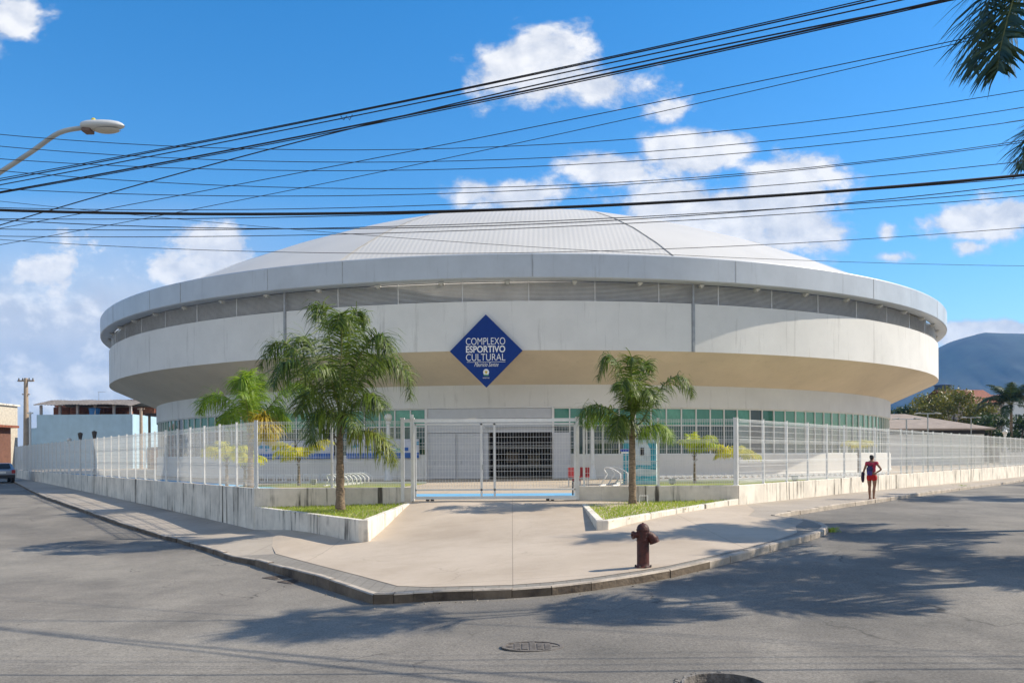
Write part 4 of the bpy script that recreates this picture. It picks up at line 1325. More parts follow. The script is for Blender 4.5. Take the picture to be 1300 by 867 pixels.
for x, lab in ((3.2, 'black square water tank on the brick storey, left of its pair'), (5.0, 'black square water tank on the brick storey, right of its pair')):
    t_ = tag(MB().build('x', M_dark), lab, 'water tank', 'black roof tanks') if False else None
    root = empty('roof_tank', (-55 + x + 1.2, 127, 9.85), lab, 'water tank', 'black roof tanks')
    mb = MB(); mb.lathe([(.01, .0), (.75, 0), (.8, .6), (.9, .62), (.9, .72), (.01, .85)], 16); mb.build('tank', M_black, root)
    mb = MB(); mb.box((0, 0, -.8), (1.2, 1.2, 1.6)); mb.build('stand', M_brick, root)
ant = empty('antenna_mast', (-67 + 9.5, 122, 0), 'thin antenna mast behind the grey terrace roof', 'antenna')
ap = P(125.5, 497, 122); ant.location = (ap.x, 122, 9)
mb = MB(); mb.tube([(0, 0, -9), (0, 0, ap.z - 9)], .035, 6); mb.tube([(-.1, 0, ap.z - 9.05), (1.0, 0, ap.z - 9.05)], .025, 5); mb.build('mast', M_steel, ant)
shed = empty('shelter', (-44.6, 108, 0), 'dark open shelter between the blue house and the arena', 'shelter')
mb = MB(); mb.box((0, 0, 7.4), (5.2, 5, .35)); mb.build('roof', mat('dark_brown', (.055, .04, .035), .9), shed)
mb = MB()
for x in (-2.2, 2.2):
    for y in (-2.2, 2.2): mb.box((x, y, 3.6), (.25, .25, 7.3))
mb.build('post', M_bark, shed)
mb = MB(); mb.box((0, 1.5, 2.2), (5.2, .2, 4.4)); mb.build('back_wall', mat('grey_render2', (.42, .40, .38), .9), shed)
mb = MB(); mb.box((0, -1.6, 1.6), (5.4, .2, 3.2)); mb.build('front_wall', M_brick, shed)
leafy_tree('broadleaf_tree', (-46.5, 118, 0), 7.2, 2.2, 1.6, 'small green tree seen inside the dark shelter', L_bush, 79, 9, 160, .3)
sp = empty('concrete_post', (-50.5, 106.5, 0), 'short pale post standing at the dark shelter', 'post')
pp = P(179, 518, 104); sp.location = (pp.x, 104, 0)
mb = MB(); mb.tube([(0, 0, -.5), (0, 0, pp.z)], [.24, .18], 10); mb.box((0, 0, pp.z - .1), (.9, .12, .14)); mb.build('shaft', M_conc_pole, sp)

# houses at the far end of the left street
tile = empty('tiled_house', (-62.3, 90, 0), 'brown walled house with clay tile roof at the far left', 'house')
gable_house(tile, 7, 9, 4.2, 1.9, M_brick, M_tile, .6)
windows(tile, [(-1.5, 2.4, 1.2, 1.2), (1.6, 2.4, 1.2, 1.2)], -4.53, M_dark, M_seam)
crm = empty('cream_house', (-75.6, 118, 0), 'cream flat roofed house with a dark opening behind the tiled roof', 'house')
mb = MB(); mb.box((0, 0, 4.8), (4.0, 8, 9.6)); mb.build('wall', mat('cream_render', (.56, .50, .40), .9, streak=.2), crm)
mb = MB(); mb.box((0, 0, 9.7), (4.5, 8.6, .25)); mb.build('roof', M_wallc, crm)
windows(crm, [(.4, 7.6, 2.2, .9)], -4.03, M_dark, M_seam)
gry = empty('grey_house', (-68.0, 126, 0), 'grey rendered house squeezed beside the utility pole', 'house')
mb = MB(); mb.box((2.2, 0, 4.8), (4.4, 7, 9.4)); mb.build('wall', mat('grey_render3', (.22, .25, .27), .9), gry)
mb = MB(); mb.box((2.2, 0, 9.6), (4.8, 7.6, .25)); mb.build('roof', M_tile, gry)
windows(gry, [(2.2, 7.6, 1.6, 1.2)], -3.53, M_glassd, M_seam)
por = empty('porch_house', (-54.2, 84, 0), 'brown house with a tall barred porch beside the fence end', 'house')
mb = MB(); mb.box((-2.6, 3, 2.6), (3.5, 6, 5.2)); mb.build('wall', mat('brown_render', (.16, .075, .05), .9), por)
mb = MB(); mb.box((-2.4, 2.8, 5.3), (4.6, 7, .25)); mb.build('roof', M_tile, por)
mb = MB()
for i in range(7): mb.box((-4.2 + i * .5, -.15, 2.9), (.06, .06, 2.8))
mb.build('bars', M_white, por)
mb = MB(); mb.box((-2.6, -.25, .9), (4.4, .2, 1.8)); mb.build('front_wall', mat('grey_pink_render', (.34, .28, .26), .9), por)
leafy_tree('garden_shrub', (-55.2, 82.5, 0), 4.4, 1.3, 1.5, 'dark climbing shrub in front of the brown porch', L_bush, 78, 9, 150, .25, cat='shrub')

# ------------------------------------------------------------------ car
def car(loc, rz):
    root = empty('parked_car', loc, 'silver grey hatchback standing at the left edge by the kerb', 'car', rz=rz)
    # long axis y, rear at -y
    prof_ = [(-1.95, .35), (-2.0, .62), (-1.96, .95), (-1.62, 1.02), (-1.0, 1.46), (.35, 1.48), (1.05, 1.0), (1.85, .86), (1.98, .62), (1.95, .30)]
    mb = MB()
    secs = [(-.80, .0), (-.84, .06), (.84, .06), (.80, .0)]
    n = len(prof_)
    vs = []
    for k, x in enumerate((-.82, -.74, .74, .82)):
        for y, z in prof_:
            ins = .14 if (z > 1.05) else 0
            xx = x - math.copysign(ins, x)
            sc = 1.0 if k in (1, 2) else .985
            vs.append((xx, y * sc, z if k in (1, 2) else .35 + (z - .35) * .97))
    fs = [(k * n + i, k * n + (i + 1) % n, (k + 1) * n + (i + 1) % n, (k + 1) * n + i) for k in range(3) for i in range(n)]
    fs += [tuple(range(n)), tuple(3 * n + i for i in reversed(range(n)))]
    mb.add(vs, fs)
    o = mb.build('body', mat('car_paint', (.25, .27, .31), .3, metal=.4, var=.02, coat=.6), root, smooth=True, auto=35); bevel(o, .03, 2)
    mb = MB()
    mb.add([(-.56, -1.60, 1.08), (.56, -1.60, 1.08), (.52, -1.07, 1.43), (-.52, -1.07, 1.43)], [(0, 1, 2, 3)]); mb.build('rear_window', M_black, root, fix=False)
    for s_ in (-1, 1):
        mb = MB(); mb.add([(s_ * .83, -1.1, 1.05), (s_ * .83, .95, 1.02), (s_ * .70, .3, 1.41), (s_ * .70, -.95, 1.40)], [(0, 1, 2, 3)]); mb.build('side_window', M_black, root, fix=False)
        mb = MB(); mb.box((s_ * .70, -1.965, .85), (.24, .1, .26)); mb.build('taillight', M_red, root)
        for y in (-1.25, 1.25):
            mb = MB(); mb.tube([(s_ * .62, y, .31), (s_ * .83, y, .31)], .31, 18); w_ = mb.build('wheel', M_black, root)
            mb = MB(); mb.tube([(s_ * .80, y, .31), (s_ * .845, y, .31)], .19, 14); mb.build('rim', M_steel, w_)
    mb = MB(); mb.box((0, -2.0, .48), (1.62, .14, .26)); o = mb.build('bumper', M_black, root); bevel(o, .04)
    mb = MB(); mb.box((0, -2.03, .78), (.42, .02, .13)); mb.build('number_plate', M_white, root)
    return root


cl_ = G(-11, 613, ZR)
car((cl_.x, cl_.y + 1.0, ZR(cl_.x, cl_.y + 1)), math.atan2(DL.y, DL.x) - PI / 2)

# ------------------------------------------------------------------ street furniture
# hydrant
hp = G(816.5, 721)
hyd = empty('fire_hydrant', hp, 'dark red rusty fire hydrant near the forecourt kerb', 'hydrant', rz=R(12))
S = 57 / F * hp.y / .74          # photo height over the model height of 0.74 m
mb = MB(); mb.lathe([(.01, 0), (.135, 0), (.135, .03), (.108, .045), (.104, .05), (.102, .10), (.101, .44), (.108, .445), (.108, .475), (.103, .48), (.104, .62), (.110, .624), (.110, .64), (.103, .645), (.094, .685), (.072, .715), (.04, .735), (.01, .74)], 24)
mb.build('barrel', M_rust, hyd, smooth=True, auto=40).scale = (S, S, S)
mb = MB()
for k_ in range(8):
    a = k_ * PI / 4; mb.tube([(.135 * math.cos(a), .135 * math.sin(a), .028), (.135 * math.cos(a), .135 * math.sin(a), .05)], .014, 6)
mb.build('base_bolts', M_iron, hyd).scale = (S, S, S)
mb = MB(); mb.tube([(-.09, 0, .55), (-.155, 0, .55)], .052, 14); mb.tube([(-.15, 0, .55), (-.185, 0, .55)], .066, 8); mb.tube([(-.185, 0, .55), (-.205, 0, .55)], .02, 5)
mb.build('side_nozzle', M_rust, hyd, smooth=True, auto=40).scale = (S, S, S)
mb = MB(); mb.tube([(.07, -.03, .56), (.12, -.05, .53), (.165, -.06, .47)], [.065, .07, .075], 16); mb.tube([(.15, -.056, .50), (.18, -.066, .42)], .088, 10)
mb.build('pumper_nozzle', M_rust, hyd, smooth=True, auto=40).scale = (S, S, S)
mb = MB(); mb.tube([(0, 0, .73), (0, 0, .750)], .018, 5); mb.build('top_nut', M_rust, hyd).scale = (S, S, S)

# manhole covers and gully grates
mp_ = G(676, 821, ZR)
mh = empty('manhole_cover', (mp_.x, mp_.y, ZR(mp_.x, mp_.y)), 'intact round iron manhole cover in the middle of the road', 'manhole cover')
mb = MB(); mb.lathe([(.31, .002), (.31, .014), (.27, .014), (.27, .004), (.01, .004)], 32)
for i in range(-3, 4):
    for j in range(-3, 4):
        if i * i + j * j < 10: mb.box((i * .075, j * .075, .008), (.055, .055, .010))
mb.build('cover', mat('road_iron', (.17, .15, .13), .8, metal=.1, var=.3, scale=20, bump=.5), mh); mh.scale = (1.05, .72, 1)
mh2 = empty('sunken_manhole', (HOLE_C.x, HOLE_C.y, ZR(HOLE_C.x, HOLE_C.y)), 'sunken manhole with broken rim at the bottom of the picture', 'manhole')
mb = MB(); mb.lathe([(.345, .003), (.33, .004), (.325, -.10), (.26, -.11), (.01, -.11)], 32); mb.build('pit', mat('pit_concrete', (.20, .18, .16), .95, var=.4, scale=8, bump=.8), mh2)
mb = MB(); mb.lathe([(.27, -.10), (.27, -.07), (.23, -.07), (.23, -.085), (.01, -.085)], 28)
for i in range(-2, 3):
    for j in range(-2, 3):
        if i * i + j * j < 6: mb.box((i * .09, j * .09, -.08), (.06, .06, .014))
mb.build('cover', M_iron, mh2)
rr_ = random.Random(6); mb = MB()
for i in range(44):
    a = 2 * PI * i / 44; r = .36 + rr_.uniform(-.02, .05); s_ = rr_.uniform(.02, .05)
    M3 = Matrix.Rotation(rr_.uniform(0, 3), 3, 'Z') @ Matrix.Rotation(rr_.uniform(-.4, .4), 3, 'X')
    mb.box((r * math.cos(a), r * math.sin(a), -.004), (s_, s_ * .8, .010), 0, M3)
mb.lathe([(.36, -.03), (.352, .004), (.335, .002), (.33, -.03)], 32)
mb.build('broken_rim', mat('broken_asphalt', (.20, .185, .165), .95, var=.3, scale=12, bump=.6), mh2)
glab = ['iron gully grate by the dark kerb, the one nearer the left street', 'iron gully grate by the dark kerb, the one nearer the camera']
for (px, py), lab in zip(((352, 733.5), (372, 738.5)), glab):
    q = G(px, py, ZR)
    g_ = empty('gully_grate', (q.x, q.y, ZR(q.x, q.y)), lab, 'grate', 'gully grates by the kerb', rz=R(-42))
    mb = MB(); mb.box((0, -.17, .006), (.46, .03, .014)); mb.box((0, .17, .006), (.46, .03, .014)); mb.box((-.22, 0, .006), (.03, .34, .0135)); mb.box((.22, 0, .006), (.03, .34, .0135)); mb.build('frame', M_iron, g_)
    mb = MB()
    for i in range(9): mb.box((-.18 + i * .045, 0, .006), (.018, .31, .012))
    mb.m = 1; mb.box((0, 0, .002), (.40, .30, .002)); mb.build('grating', [M_iron, M_dark], g_)

# globe lamp posts
def globe_lamp(px, pyt, Y, label, globem, s=1.0, d=.12):
    b = at(px, Y); zt = P(px, pyt, Y).z; h = zt - Z_IN
    root = empty('lamp_post', b, label, 'lamp post', 'globe lamp posts inside the fence')
    mb = MB(); gr_ = .23 * s
    mb.lathe([(.01, 0), (d * 1.9, 0), (d * 1.9, .12), (d * 1.5, .2), (d * 1.5, .55), (d * 1.05, .66), (d, .8), (d * .8, h - .62), (d * 1.2, h - .58), (d * 1.2, h - .48), (d * .7, h - .42), (.01, h - .40)], 16)
    mb.build('post', M_white if 'white' in label else M_iron, root, smooth=True, auto=40)
    if 'dark' in label and 'white' not in label:
        mb = MB(); mb.lathe([(.01, h), (gr_ * 1.5, h - .08), (gr_ * 1.4, h - .2), (gr_ * .7, h - .62), (.01, h - .64)], 14); mb.build('lantern', globem, root); return
    mb = MB(); mb.lathe([(.01 + gr_ * math.sin(PI * i / 10), h - gr_ * 1.0 - gr_ * math.cos(PI * i / 10)) for i in range(11)], 18)
    mb.build('globe', globem, root, smooth=True)


M_globe = mat('opal_globe', (.70, .68, .62), .25, var=.05)
globe_lamp(493, 525, 48, 'white globe lamp post left of the gate', M_globe)
globe_lamp(752, 525, 48, 'white globe lamp post right of the gate', M_globe)
globe_lamp(1276, 545.5, 80, 'white globe lamp post at the far right under the coconut palm', M_globe)
globe_lamp(88, 555.5, 62, 'small white globe lamp before the blue house, beside two dark ones', M_globe, .7, .06)
globe_lamp(102, 548.5, 60, 'dark lamp post before the blue house, middle of the three lamps', M_iron, .5, .06)
globe_lamp(120, 546.5, 58, 'dark lamp post before the blue house, nearest the arena', M_iron, .5, .06)


def flood(px, pyt, Y, label):
    b = at(px, Y); h = P(px, pyt, Y).z - Z_IN
    root = empty('floodlight_pole', b, label, 'light pole', 'twin light poles behind the right fence')
    mb = MB(); mb.tube([(0, 0, 0), (0, 0, h)], [.05, .035], 10); mb.box((0, 0, .01), (.3, .3, .02)); mb.build('pole', M_steel, root)
    mb = MB(); mb.tube([(-.55, 0, h), (.55, 0, h)], .022, 8); mb.build('arm', M_steel, root)
    for s_ in (-1, 1):
        mb = MB(); mb.box((s_ * .62, 0, h + .02), (.36, .2, .06), 0, Matrix.Rotation(s_ * .18, 3, 'Y')); o = mb.build('lamp_head', mat('lamp_grey', (.45, .46, .46), .5), root); bevel(o, .02)


flood(1178, 525, 50, 'grey twin light pole, tallest, before the low hall')
flood(1151, 532, 47, 'grey twin light pole nearest the arena edge')
flood(1233, 530, 66, 'grey twin light pole farthest right before the olive tree')

# utility pole, left
up = at(33.5, 76, 0); zt = P(33.5, 480, 76).z
pole = empty('utility_pole', up, 'tall concrete utility pole at the far end of the left street', 'utility pole')
mb = MB(); mb.tube([(0, 0, -.5), (0, 0, zt)], [.30, .17], 12); mb.build('shaft', M_conc_pole, pole, smooth=True, auto=40)
mb = MB(); mb.box((0, 0, zt - .25), (1.5, .12, .14)); mb.box((0, .0, zt - 1.5), (.7, .1, .1)); mb.build('crossarm', M_conc_pole, pole)
mb = MB()
for x in (-.65, -.3, .3, .65): mb.lathe([(.01, 0), (.05, 0), (.07, .06), (.04, .1), (.06, .16), (.01, .2)], 8, (x, 0, zt - .18))
mb.build('insulator', M_iron, pole)
ps2 = empty('utility_pole', at(38.5, 74, 0), 'thin pale pipe post right beside the tall utility pole', 'post')
mb = MB(); mb.tube([(0, 0, -.4), (0, 0, 6.0)], .10, 8); mb.box((0, 0, 5.9), (.5, .14, .12)); mb.build('shaft', M_white, ps2)

# street lamp, upper left
YL = 13.0
hd_ = P(132, 160, YL); a0 = P(106, 162.5, YL); a1 = P(75, 169, YL); a2 = P(40, 193, YL); a3 = P(0, 219, YL); a4 = P(-60, 257, YL)
pb0 = Vector((a4.x - .35, YL, a4.z - .45))
zb = ZR(pb0.x, YL)
sl = empty('street_lamp', (pb0.x, YL, zb), 'grey street lamp with curved arm at the upper left', 'street lamp')
off = Vector((pb0.x, YL, zb))
mb = MB()
ctrl = [pb0, a4, a3, a2, a1, a0]
sm_ = []
for i in range(len(ctrl) - 1):
    p0, p1, p2, p3 = ctrl[max(0, i - 1)], ctrl[i], ctrl[i + 1], ctrl[min(len(ctrl) - 1, i + 2)]
    for t in (0, .2, .4, .6, .8):
        sm_.append(.5 * ((2 * p1) + (p2 - p0) * t + (2 * p0 - 5 * p1 + 4 * p2 - p3) * t * t + (3 * p1 - p0 - 3 * p2 + p3) * t ** 3))
sm_.append(a0)
mb.tube([p - off for p in sm_], .036, 12); mb.build('arm', mat('lamp_arm', (.42, .44, .43), .45, metal=.3), sl, smooth=True)
mb = MB(); mb.tube([(0, 0, -.4), (0, 0, pb0.z - zb + .6)], [.14, .08], 14); mb.build('pole', M_conc_pole, sl, smooth=True, auto=40)
mb = MB()
hl = 53 / F * YL
c0 = a0 - off
for_ring = []
tt = [0, .04, .15, .3, .5, .7, .85, .95, 1.0]
wz = [.075, .085, .10, .105, .105, .095, .075, .045, .008]
vs, fs = [], []
for t, r in zip(tt, wz):
    for k_ in range(14):
        an = 2 * PI * k_ / 14
        zz = math.sin(an); up_ = .95 if zz > 0 else .55
        vs.append((c0.x + hl * t - .01, c0.y + r * 1.25 * math.cos(an), c0.z + .012 + t * .012 + r * zz * up_))
for i in range(len(tt) - 1):
    for k_ in range(14): fs.append((i * 14 + k_, i * 14 + (k_ + 1) % 14, (i + 1) * 14 + (k_ + 1) % 14, (i + 1) * 14 + k_))
fs.append(tuple(range(14)))
mb.add(vs, fs); mb.build('housing', mat('lamp_housing', (.55, .57, .57), .45, var=.04), sl, smooth=True, auto=50)
mb = MB()
vs, fs = [], []
for i in range(9):
    t = .25 + .62 * i / 8
    for k_ in range(9):
        an = PI + PI * k_ / 8
        r = .085 * math.sin(PI * (i + .4) / 8.8) ** .5
        vs.append((c0.x + hl * t, c0.y + r * 1.15 * math.cos(an), c0.z - .030 + r * .75 * math.sin(an)))
for i in range(8):
    for k_ in range(8): fs.append((i * 9 + k_, i * 9 + k_ + 1, (i + 1) * 9 + k_ + 1, (i + 1) * 9 + k_))
mb.add(vs, fs); mb.build('lens', mat('lamp_lens', (.50, .47, .40), .15), sl, smooth=True)
mb = MB(); mb.box((c0.x + .07, c0.y, c0.z - .05), (.14, .17, .07)); o = mb.build('ballast_box', mat('lamp_dark', (.16, .10, .08), .6), sl); bevel(o, .02)
mb = MB(); mb.lathe([(.035, 0), (.035, .035), (.02, .05), (.001, .05)], 10, (c0.x + .16, c0.y, c0.z + .10)); mb.build('photocell', mat('photocell', (.65, .55, .05), .4), sl)

# ------------------------------------------------------------------ things inside the court
def hoop_rack(loc, n, sp, h, w, rz, label, skew=0.0, r=.035):
    root = empty('bike_rack', loc, label, 'bike rack', 'white hoop bike racks', rz)
    mb = MB()
    pts = [(0, -w / 2 - skew * h, 0)] + [(0, -w / 2 + w * .5 * (1 - math.cos(a)) - skew * h * (1 - math.sin(a)), h - w * .5 + w * .5 * math.sin(a)) for a in [PI * i / 8 for i in range(9)]] + [(0, w / 2 + skew * 0, 0)]
    mb.tube(pts, r, 8); hme = mb.mesh('hoop', M_white, smooth=True)
    for i in range(n): link('hoop', hme, root, (i * sp, 0, 0))
    mb = MB()
    for y in (-w / 2, w / 2): mb.box(((n - 1) * sp / 2, y, .03), ((n - 1) * sp + .2, .07, .06))
    mb.build('base_rail', M_white, root)


def rack_between(pa, pb, Y, n, h, w, label, **kw):
    a, b = at(pa, Y), at(pb, Y); hoop_rack(a, n, (b.x - a.x) / (n - 1), h, w, 0, label, **kw)


# left row seen end-on as little gates, then one row in perspective
root = empty('bike_rack', at(332, 45.2), 'long row of white gate shaped bike stands behind the left lawn', 'bike rack', 'white hoop bike racks')
mb = MB()
mb.tube([(-.17, 0, 0), (-.17, 0, .42), (.17, 0, .42), (.17, 0, 0)], .04, 8); mb.box((0, 0, .36), (.3, .05, .1))
hme = mb.mesh('hoop', M_white)
for i in range(9): link('hoop', hme, root, (i * .50, 0, 0))
mb = MB(); mb.box((2.0, .1, .03), (4.4, .08, .06)); mb.build('base_rail', M_white, root)
q0, q1 = GZ(418, 617, Z_IN), at(462, 43.5)
hoop_rack(q0, 9, (q1 - q0).length / 8, .55, .5, math.atan2(q1.y - q0.y, q1.x - q0.x), 'white hooped bike rack with bent loops beside the tall palm trunk', skew=.4, r=.03)
q0, q1 = GZ(770, 617, Z_IN), at(797, 41)
hoop_rack(q0, 4, (q1 - q0).length / 3, .85, .6, math.atan2(q1.y - q0.y, q1.x - q0.x), 'white hooped bike rack beside the mural booth', skew=.4, r=.03)
mb = MB(); mb.tube([(-.16, 0, 0), (-.16, 0, .40), (.16, 0, .40), (.16, 0, 0)], .04, 8)
root = empty('bike_rack', (CX, CY, Z_IN), 'long low curved row of bike stands along the right arena wall', 'bike rack', 'white hoop bike racks')
hme = MB(); hme.box((0, 0, .22), (.30, .3, .10)); hme.box((0, 0, .1), (.08, .3, .2)); hme = hme.mesh('stand', M_white)
for i in range(40):
    ph = 9.2 + i * .62
    link('stand', hme, root, (39.3 * math.sin(R(ph)), -39.3 * math.cos(R(ph)), 0), R(ph))
mb = MB(); mb.lathe([(39.55, 0), (39.55, .12), (39.4, .12), (39.4, 0)], 40, (0, 0, 0), R(8.8), R(34)); mb.build('base_rail', M_white, root)

# mural booth
bo = at(812, 38.5)
booth = empty('ticket_booth', bo, 'turquoise and white mural booth behind the right palm trunk', 'booth', rz=R(-14))
mb = MB(); mb.box((0, .6, 1.0), (1.55, 1.3, 2.0)); mb.build('shell', mat('booth_white', (.50, .58, .60), .6, var=.15, scale=2), booth)
mb = MB()
M_tq = mat('mural_turquoise', (.03, .33, .42), .6, var=.3, scale=4); M_tq2 = mat('mural_aqua', (.16, .52, .60), .6, var=.2, scale=5)
def flatpoly(mb, pts, y=-.056): mb.add([(x, y, z) for x, z in pts], [tuple(range(len(pts)))])
flatpoly(mb, [(-.77, .02), (-.48, .02), (-.55, 1.0), (-.42, 1.98), (-.77, 1.98)])
flatpoly(mb, [(.77, .75), (.77, 1.98), (.36, 1.98), (.52, 1.6), (.52, .95)])
flatpoly(mb, [(-.5, .62), (.0, .78), (.77, .70), (.77, .9), (-.1, .92), (-.5, .75)], -.058)
mb.m = 1
flatpoly(mb, [(-.5, .02), (.77, .02), (.77, .45), (.2, .35), (-.5, .5)], -.057)
mb.m = 0
flatpoly(mb, [(-.2, .2), (.3, .28), (.77, .18), (.77, .36), (.1, .42)], -.060)
mb.build('mural', [M_tq, M_tq2], booth, fix=False)
mb = MB(); mb.box((0, .6, 2.04), (1.7, 1.45, .09)); mb.build('roof', mat('booth_roof', (.34, .55, .62), .6), booth)
mb = MB(); mb.box((.12, -.065, 1.55), (.17, .03, .36)); mb.build('window', M_dark, booth)
# blue notice on a post left of the booth
bs = at(794.5, 38)
sg2 = empty('sign_post', bs, 'small blue sign on a thin post left of the booth', 'sign')
mb = MB(); mb.tube([(0, 0, 0), (0, 0, 1.7)], .025, 8); mb.build('post', M_steel, sg2)
mb = MB(); mb.box((-.05, -.04, 1.62), (.42, .02, .12)); mb.m = 1; mb.box((-.05, -.04, 1.50), (.36, .02, .08)); mb.build('plate', [mat('sign_blue2', (.012, .06, .42), .5), M_white], sg2)
# red chairs by the gate
for px, Y, rz, lab in ((729, 36, .4, 'red plastic chair just inside the gate, the left one'), (741, 36.5, -.3, 'red plastic chair just inside the gate, the right one')):
    ch_ = empty('chair', at(px, Y), lab, 'chair', 'red chairs inside the gate', rz)
    mb = MB(); mb.box((0, 0, .44), (.42, .42, .04)); mb.build('seat', M_red, ch_)
    mb = MB(); mb.box((0, .20, .66), (.42, .035, .40)); mb.build('backrest', M_red, ch_)
    for sx in (-.18, .18):
        for sy in (-.18, .18):
            mb = MB(); mb.box((sx, sy, .21), (.035, .035, .42)); mb.build('leg', M_steel, ch_)
q = at(727, 28.5)
tr = empty('gate_stop', q, 'small red topped steel bracket at the right gate post', 'bracket')
mb = MB(); mb.tube([(0, 0, 0), (0, 0, .46), (.05, 0, .52)], .03, 8); mb.build('leg', M_iron, tr)
mb = MB(); mb.box((.12, 0, .54), (.28, .08, .08)); mb.build('bar', M_red, tr)
# little wire frame in right planter, and floor boxes on the lawns
q = GZ(817, 640, .33); q.z = soilR(q.x, q.y)
wf = empty('tap_frame', q, 'small white pipe frame on the grass beside the shorter palm', 'pipe frame')
mb = MB(); mb.tube([(-.12, 0, -.05), (-.12, 0, .26), (.12, 0, .26), (.12, 0, -.05)], .012, 6); mb.build('pipe', M_white, wf)
for px, Y, lab in ((398, 41, 'small grey floor lamp on the left lawn by the tall palm'), (853, 38.5, 'small grey floor lamp on the right lawn by the booth'), (1009, 42, 'small grey floor lamp on the right lawn behind the fence')):
    fl = empty('floor_lamp', at(px, Y), lab, 'floor lamp', 'floor lamps on the lawns')
    mb = MB(); mb.box((0, 0, .17), (.30, .2, .24)); o = mb.build('housing', mat('lamp_grey2', (.33, .35, .35), .6), fl); bevel(o, .02)
    mb = MB(); mb.box((0, 0, .025), (.12, .12, .07)); mb.build('foot', M_iron, fl)

# ------------------------------------------------------------------ overhead cables
def cable(label, p3, Ys, r, ext=(.55, .55)):
    """quadratic sag through three surveyed points"""
    A_, B_, C_ = [P(px, py, Y) for (px, py), Y in zip(p3, Ys)]
    den = (C_ - A_).length
    tm = (B_ - A_).dot(C_ - A_) / den ** 2
    lin = A_.lerp(C_, tm); k2 = (B_ - lin) / (tm * (tm - 1))
    pts = []
    n = 44
    for i in range(n + 1):
        t = -ext[0] + (1 + ext[0] + ext[1]) * i / n
        pts.append(A_.lerp(C_, t) + k2 * t * (t - 1))
    c = sum(pts, Vector()) / len(pts)
    mb = MB(); mb.tube([p - pts[0] for p in pts], r, 6)
    o = mb.build('cable', M_wire, loc=pts[0], smooth=True, fix=False)
    return tag(o, label, 'cable', 'overhead cables')


def depth(px, a, b): return a + (b - a) * px / 1300


def cab(label, p3, a, b, r, **kw): return cable(label, p3, [depth(p[0], a, b) for p in p3], r, **kw)


cab('topmost black cable of the diagonal bundle', [(0, 227), (440, 143), (1100, 0)], 16, 10, .008)
cab('diagonal cable hugging the topmost one, its right end slightly lower', [(0, 229.5), (440, 144.5), (1104, 2)], 16, 10, .010)
cab('second black cable of the diagonal bundle', [(0, 235), (450, 147.5), (1147, 0)], 16.3, 10, .0095)
cab('thickest cable of the diagonal bundle, passing below its second', [(0, 244), (460, 158), (1200, 0)], 16, 9.6, .0135)
cab('thin companion under the thickest diagonal cable', [(0, 245.5), (460, 160.5), (1198, 3)], 16, 9.6, .008)
cab('steep cable rising from the lower left to join the diagonal bundle', [(0, 286), (450, 162.5), (1205, 1)], 17, 9.5, .0105)
cab('thin rising line below the diagonal bundle, upper of two', [(0, 290), (650, 167), (1222, 50)], 18, 12, .007)
cab('thin rising line below the diagonal bundle, lower of two', [(0, 311), (650, 183.5), (1222, 54)], 18, 12, .006)
hl_ = [('uppermost thin sagging line across the sky', [(0, 171), (325, 189.5), (1300, 115)]), ('second thin sagging line from the top', [(0, 186), (300, 204), (1300, 136.5)]),
       ('third thin sagging line from the top', [(0, 202), (400, 217), (1300, 153)]), ('fourth thin sagging line from the top, ending beside the next', [(0, 217), (400, 239), (1300, 178.5)]),
       ('fifth thin sagging line from the top', [(0, 240), (250, 248.5), (1300, 181)])]
for i, (lab, p3) in enumerate(hl_): cab(lab, p3, 12.6 - i * .2, 12.0, .0052)
cab('thin line just above the thick black cable', [(0, 264), (650, 256.5), (1300, 205)], 9.4, 8.6, .004)
cab('thick black cable crossing the whole sky above the dome', [(0, 267), (275, 272), (1300, 222.5)], 9.0, 8.3, .0155)
cab('thin line just under the thick black cable', [(0, 278), (300, 277), (1300, 226)], 9.6, 8.6, .0045)
cab('thin line across the dome top, second under the thick cable', [(0, 279.5), (290, 290), (1300, 234)], 9.6, 8.8, .005)
cab('thin line across the dome top, third under the thick cable', [(0, 291), (300, 291.5), (1300, 242)], 9.8, 8.8, .0045)
cab('thin line across the dome, lowest on the left', [(0, 300), (300, 300), (1300, 249)], 10, 9, .0042)
cab('thin loose wire drooping from left over the white dome', [(60, 262), (480, 300), (1000, 330)], 30, 34, .009, ext=(.5, .7))
cab('lowest thin wire crossing the dome and the right clouds', [(400, 321), (850, 316), (1300, 289)], 30, 26, .010, ext=(.95, .5))
# cable ties
tp_ = P(440, 146, depth(440, 16, 10)); mb = MB()
mb.tube([(-.1, 0, -.02), (-.05, 0, -.09), (.0, 0, -.02), (.05, 0, -.09), (.1, 0, .0)], .007, 5)
tag(mb.build('cable_tie', M_wire, loc=tp_), 'small loop of wire tying the upper diagonal cables', 'cable tie')

# ------------------------------------------------------------------ person
def skin(name, nodes, edges, material, parent, root_i=0, sub=2):
    me = bpy.data.meshes.new(name)
    me.from_pydata([n[0] for n in nodes], edges, [])
    o = bpy.data.objects.new(name, me); COL.objects.link(o); o.parent = parent
    sk = o.modifiers.new('skin', 'SKIN'); sk.use_smooth_shade = True
    if not me.skin_vertices: me.attributes.new
    for i, n in enumerate(nodes):
        r = n[1]
        me.skin_vertices[0].data[i].radius = r if isinstance(r, tuple) else (r, r)
        me.skin_vertices[0].data[i].use_root = (i == root_i)
    ss = o.modifiers.new('sub', 'SUBSURF'); ss.levels = sub; ss.render_levels = sub
    me.materials.append(material)
    return o


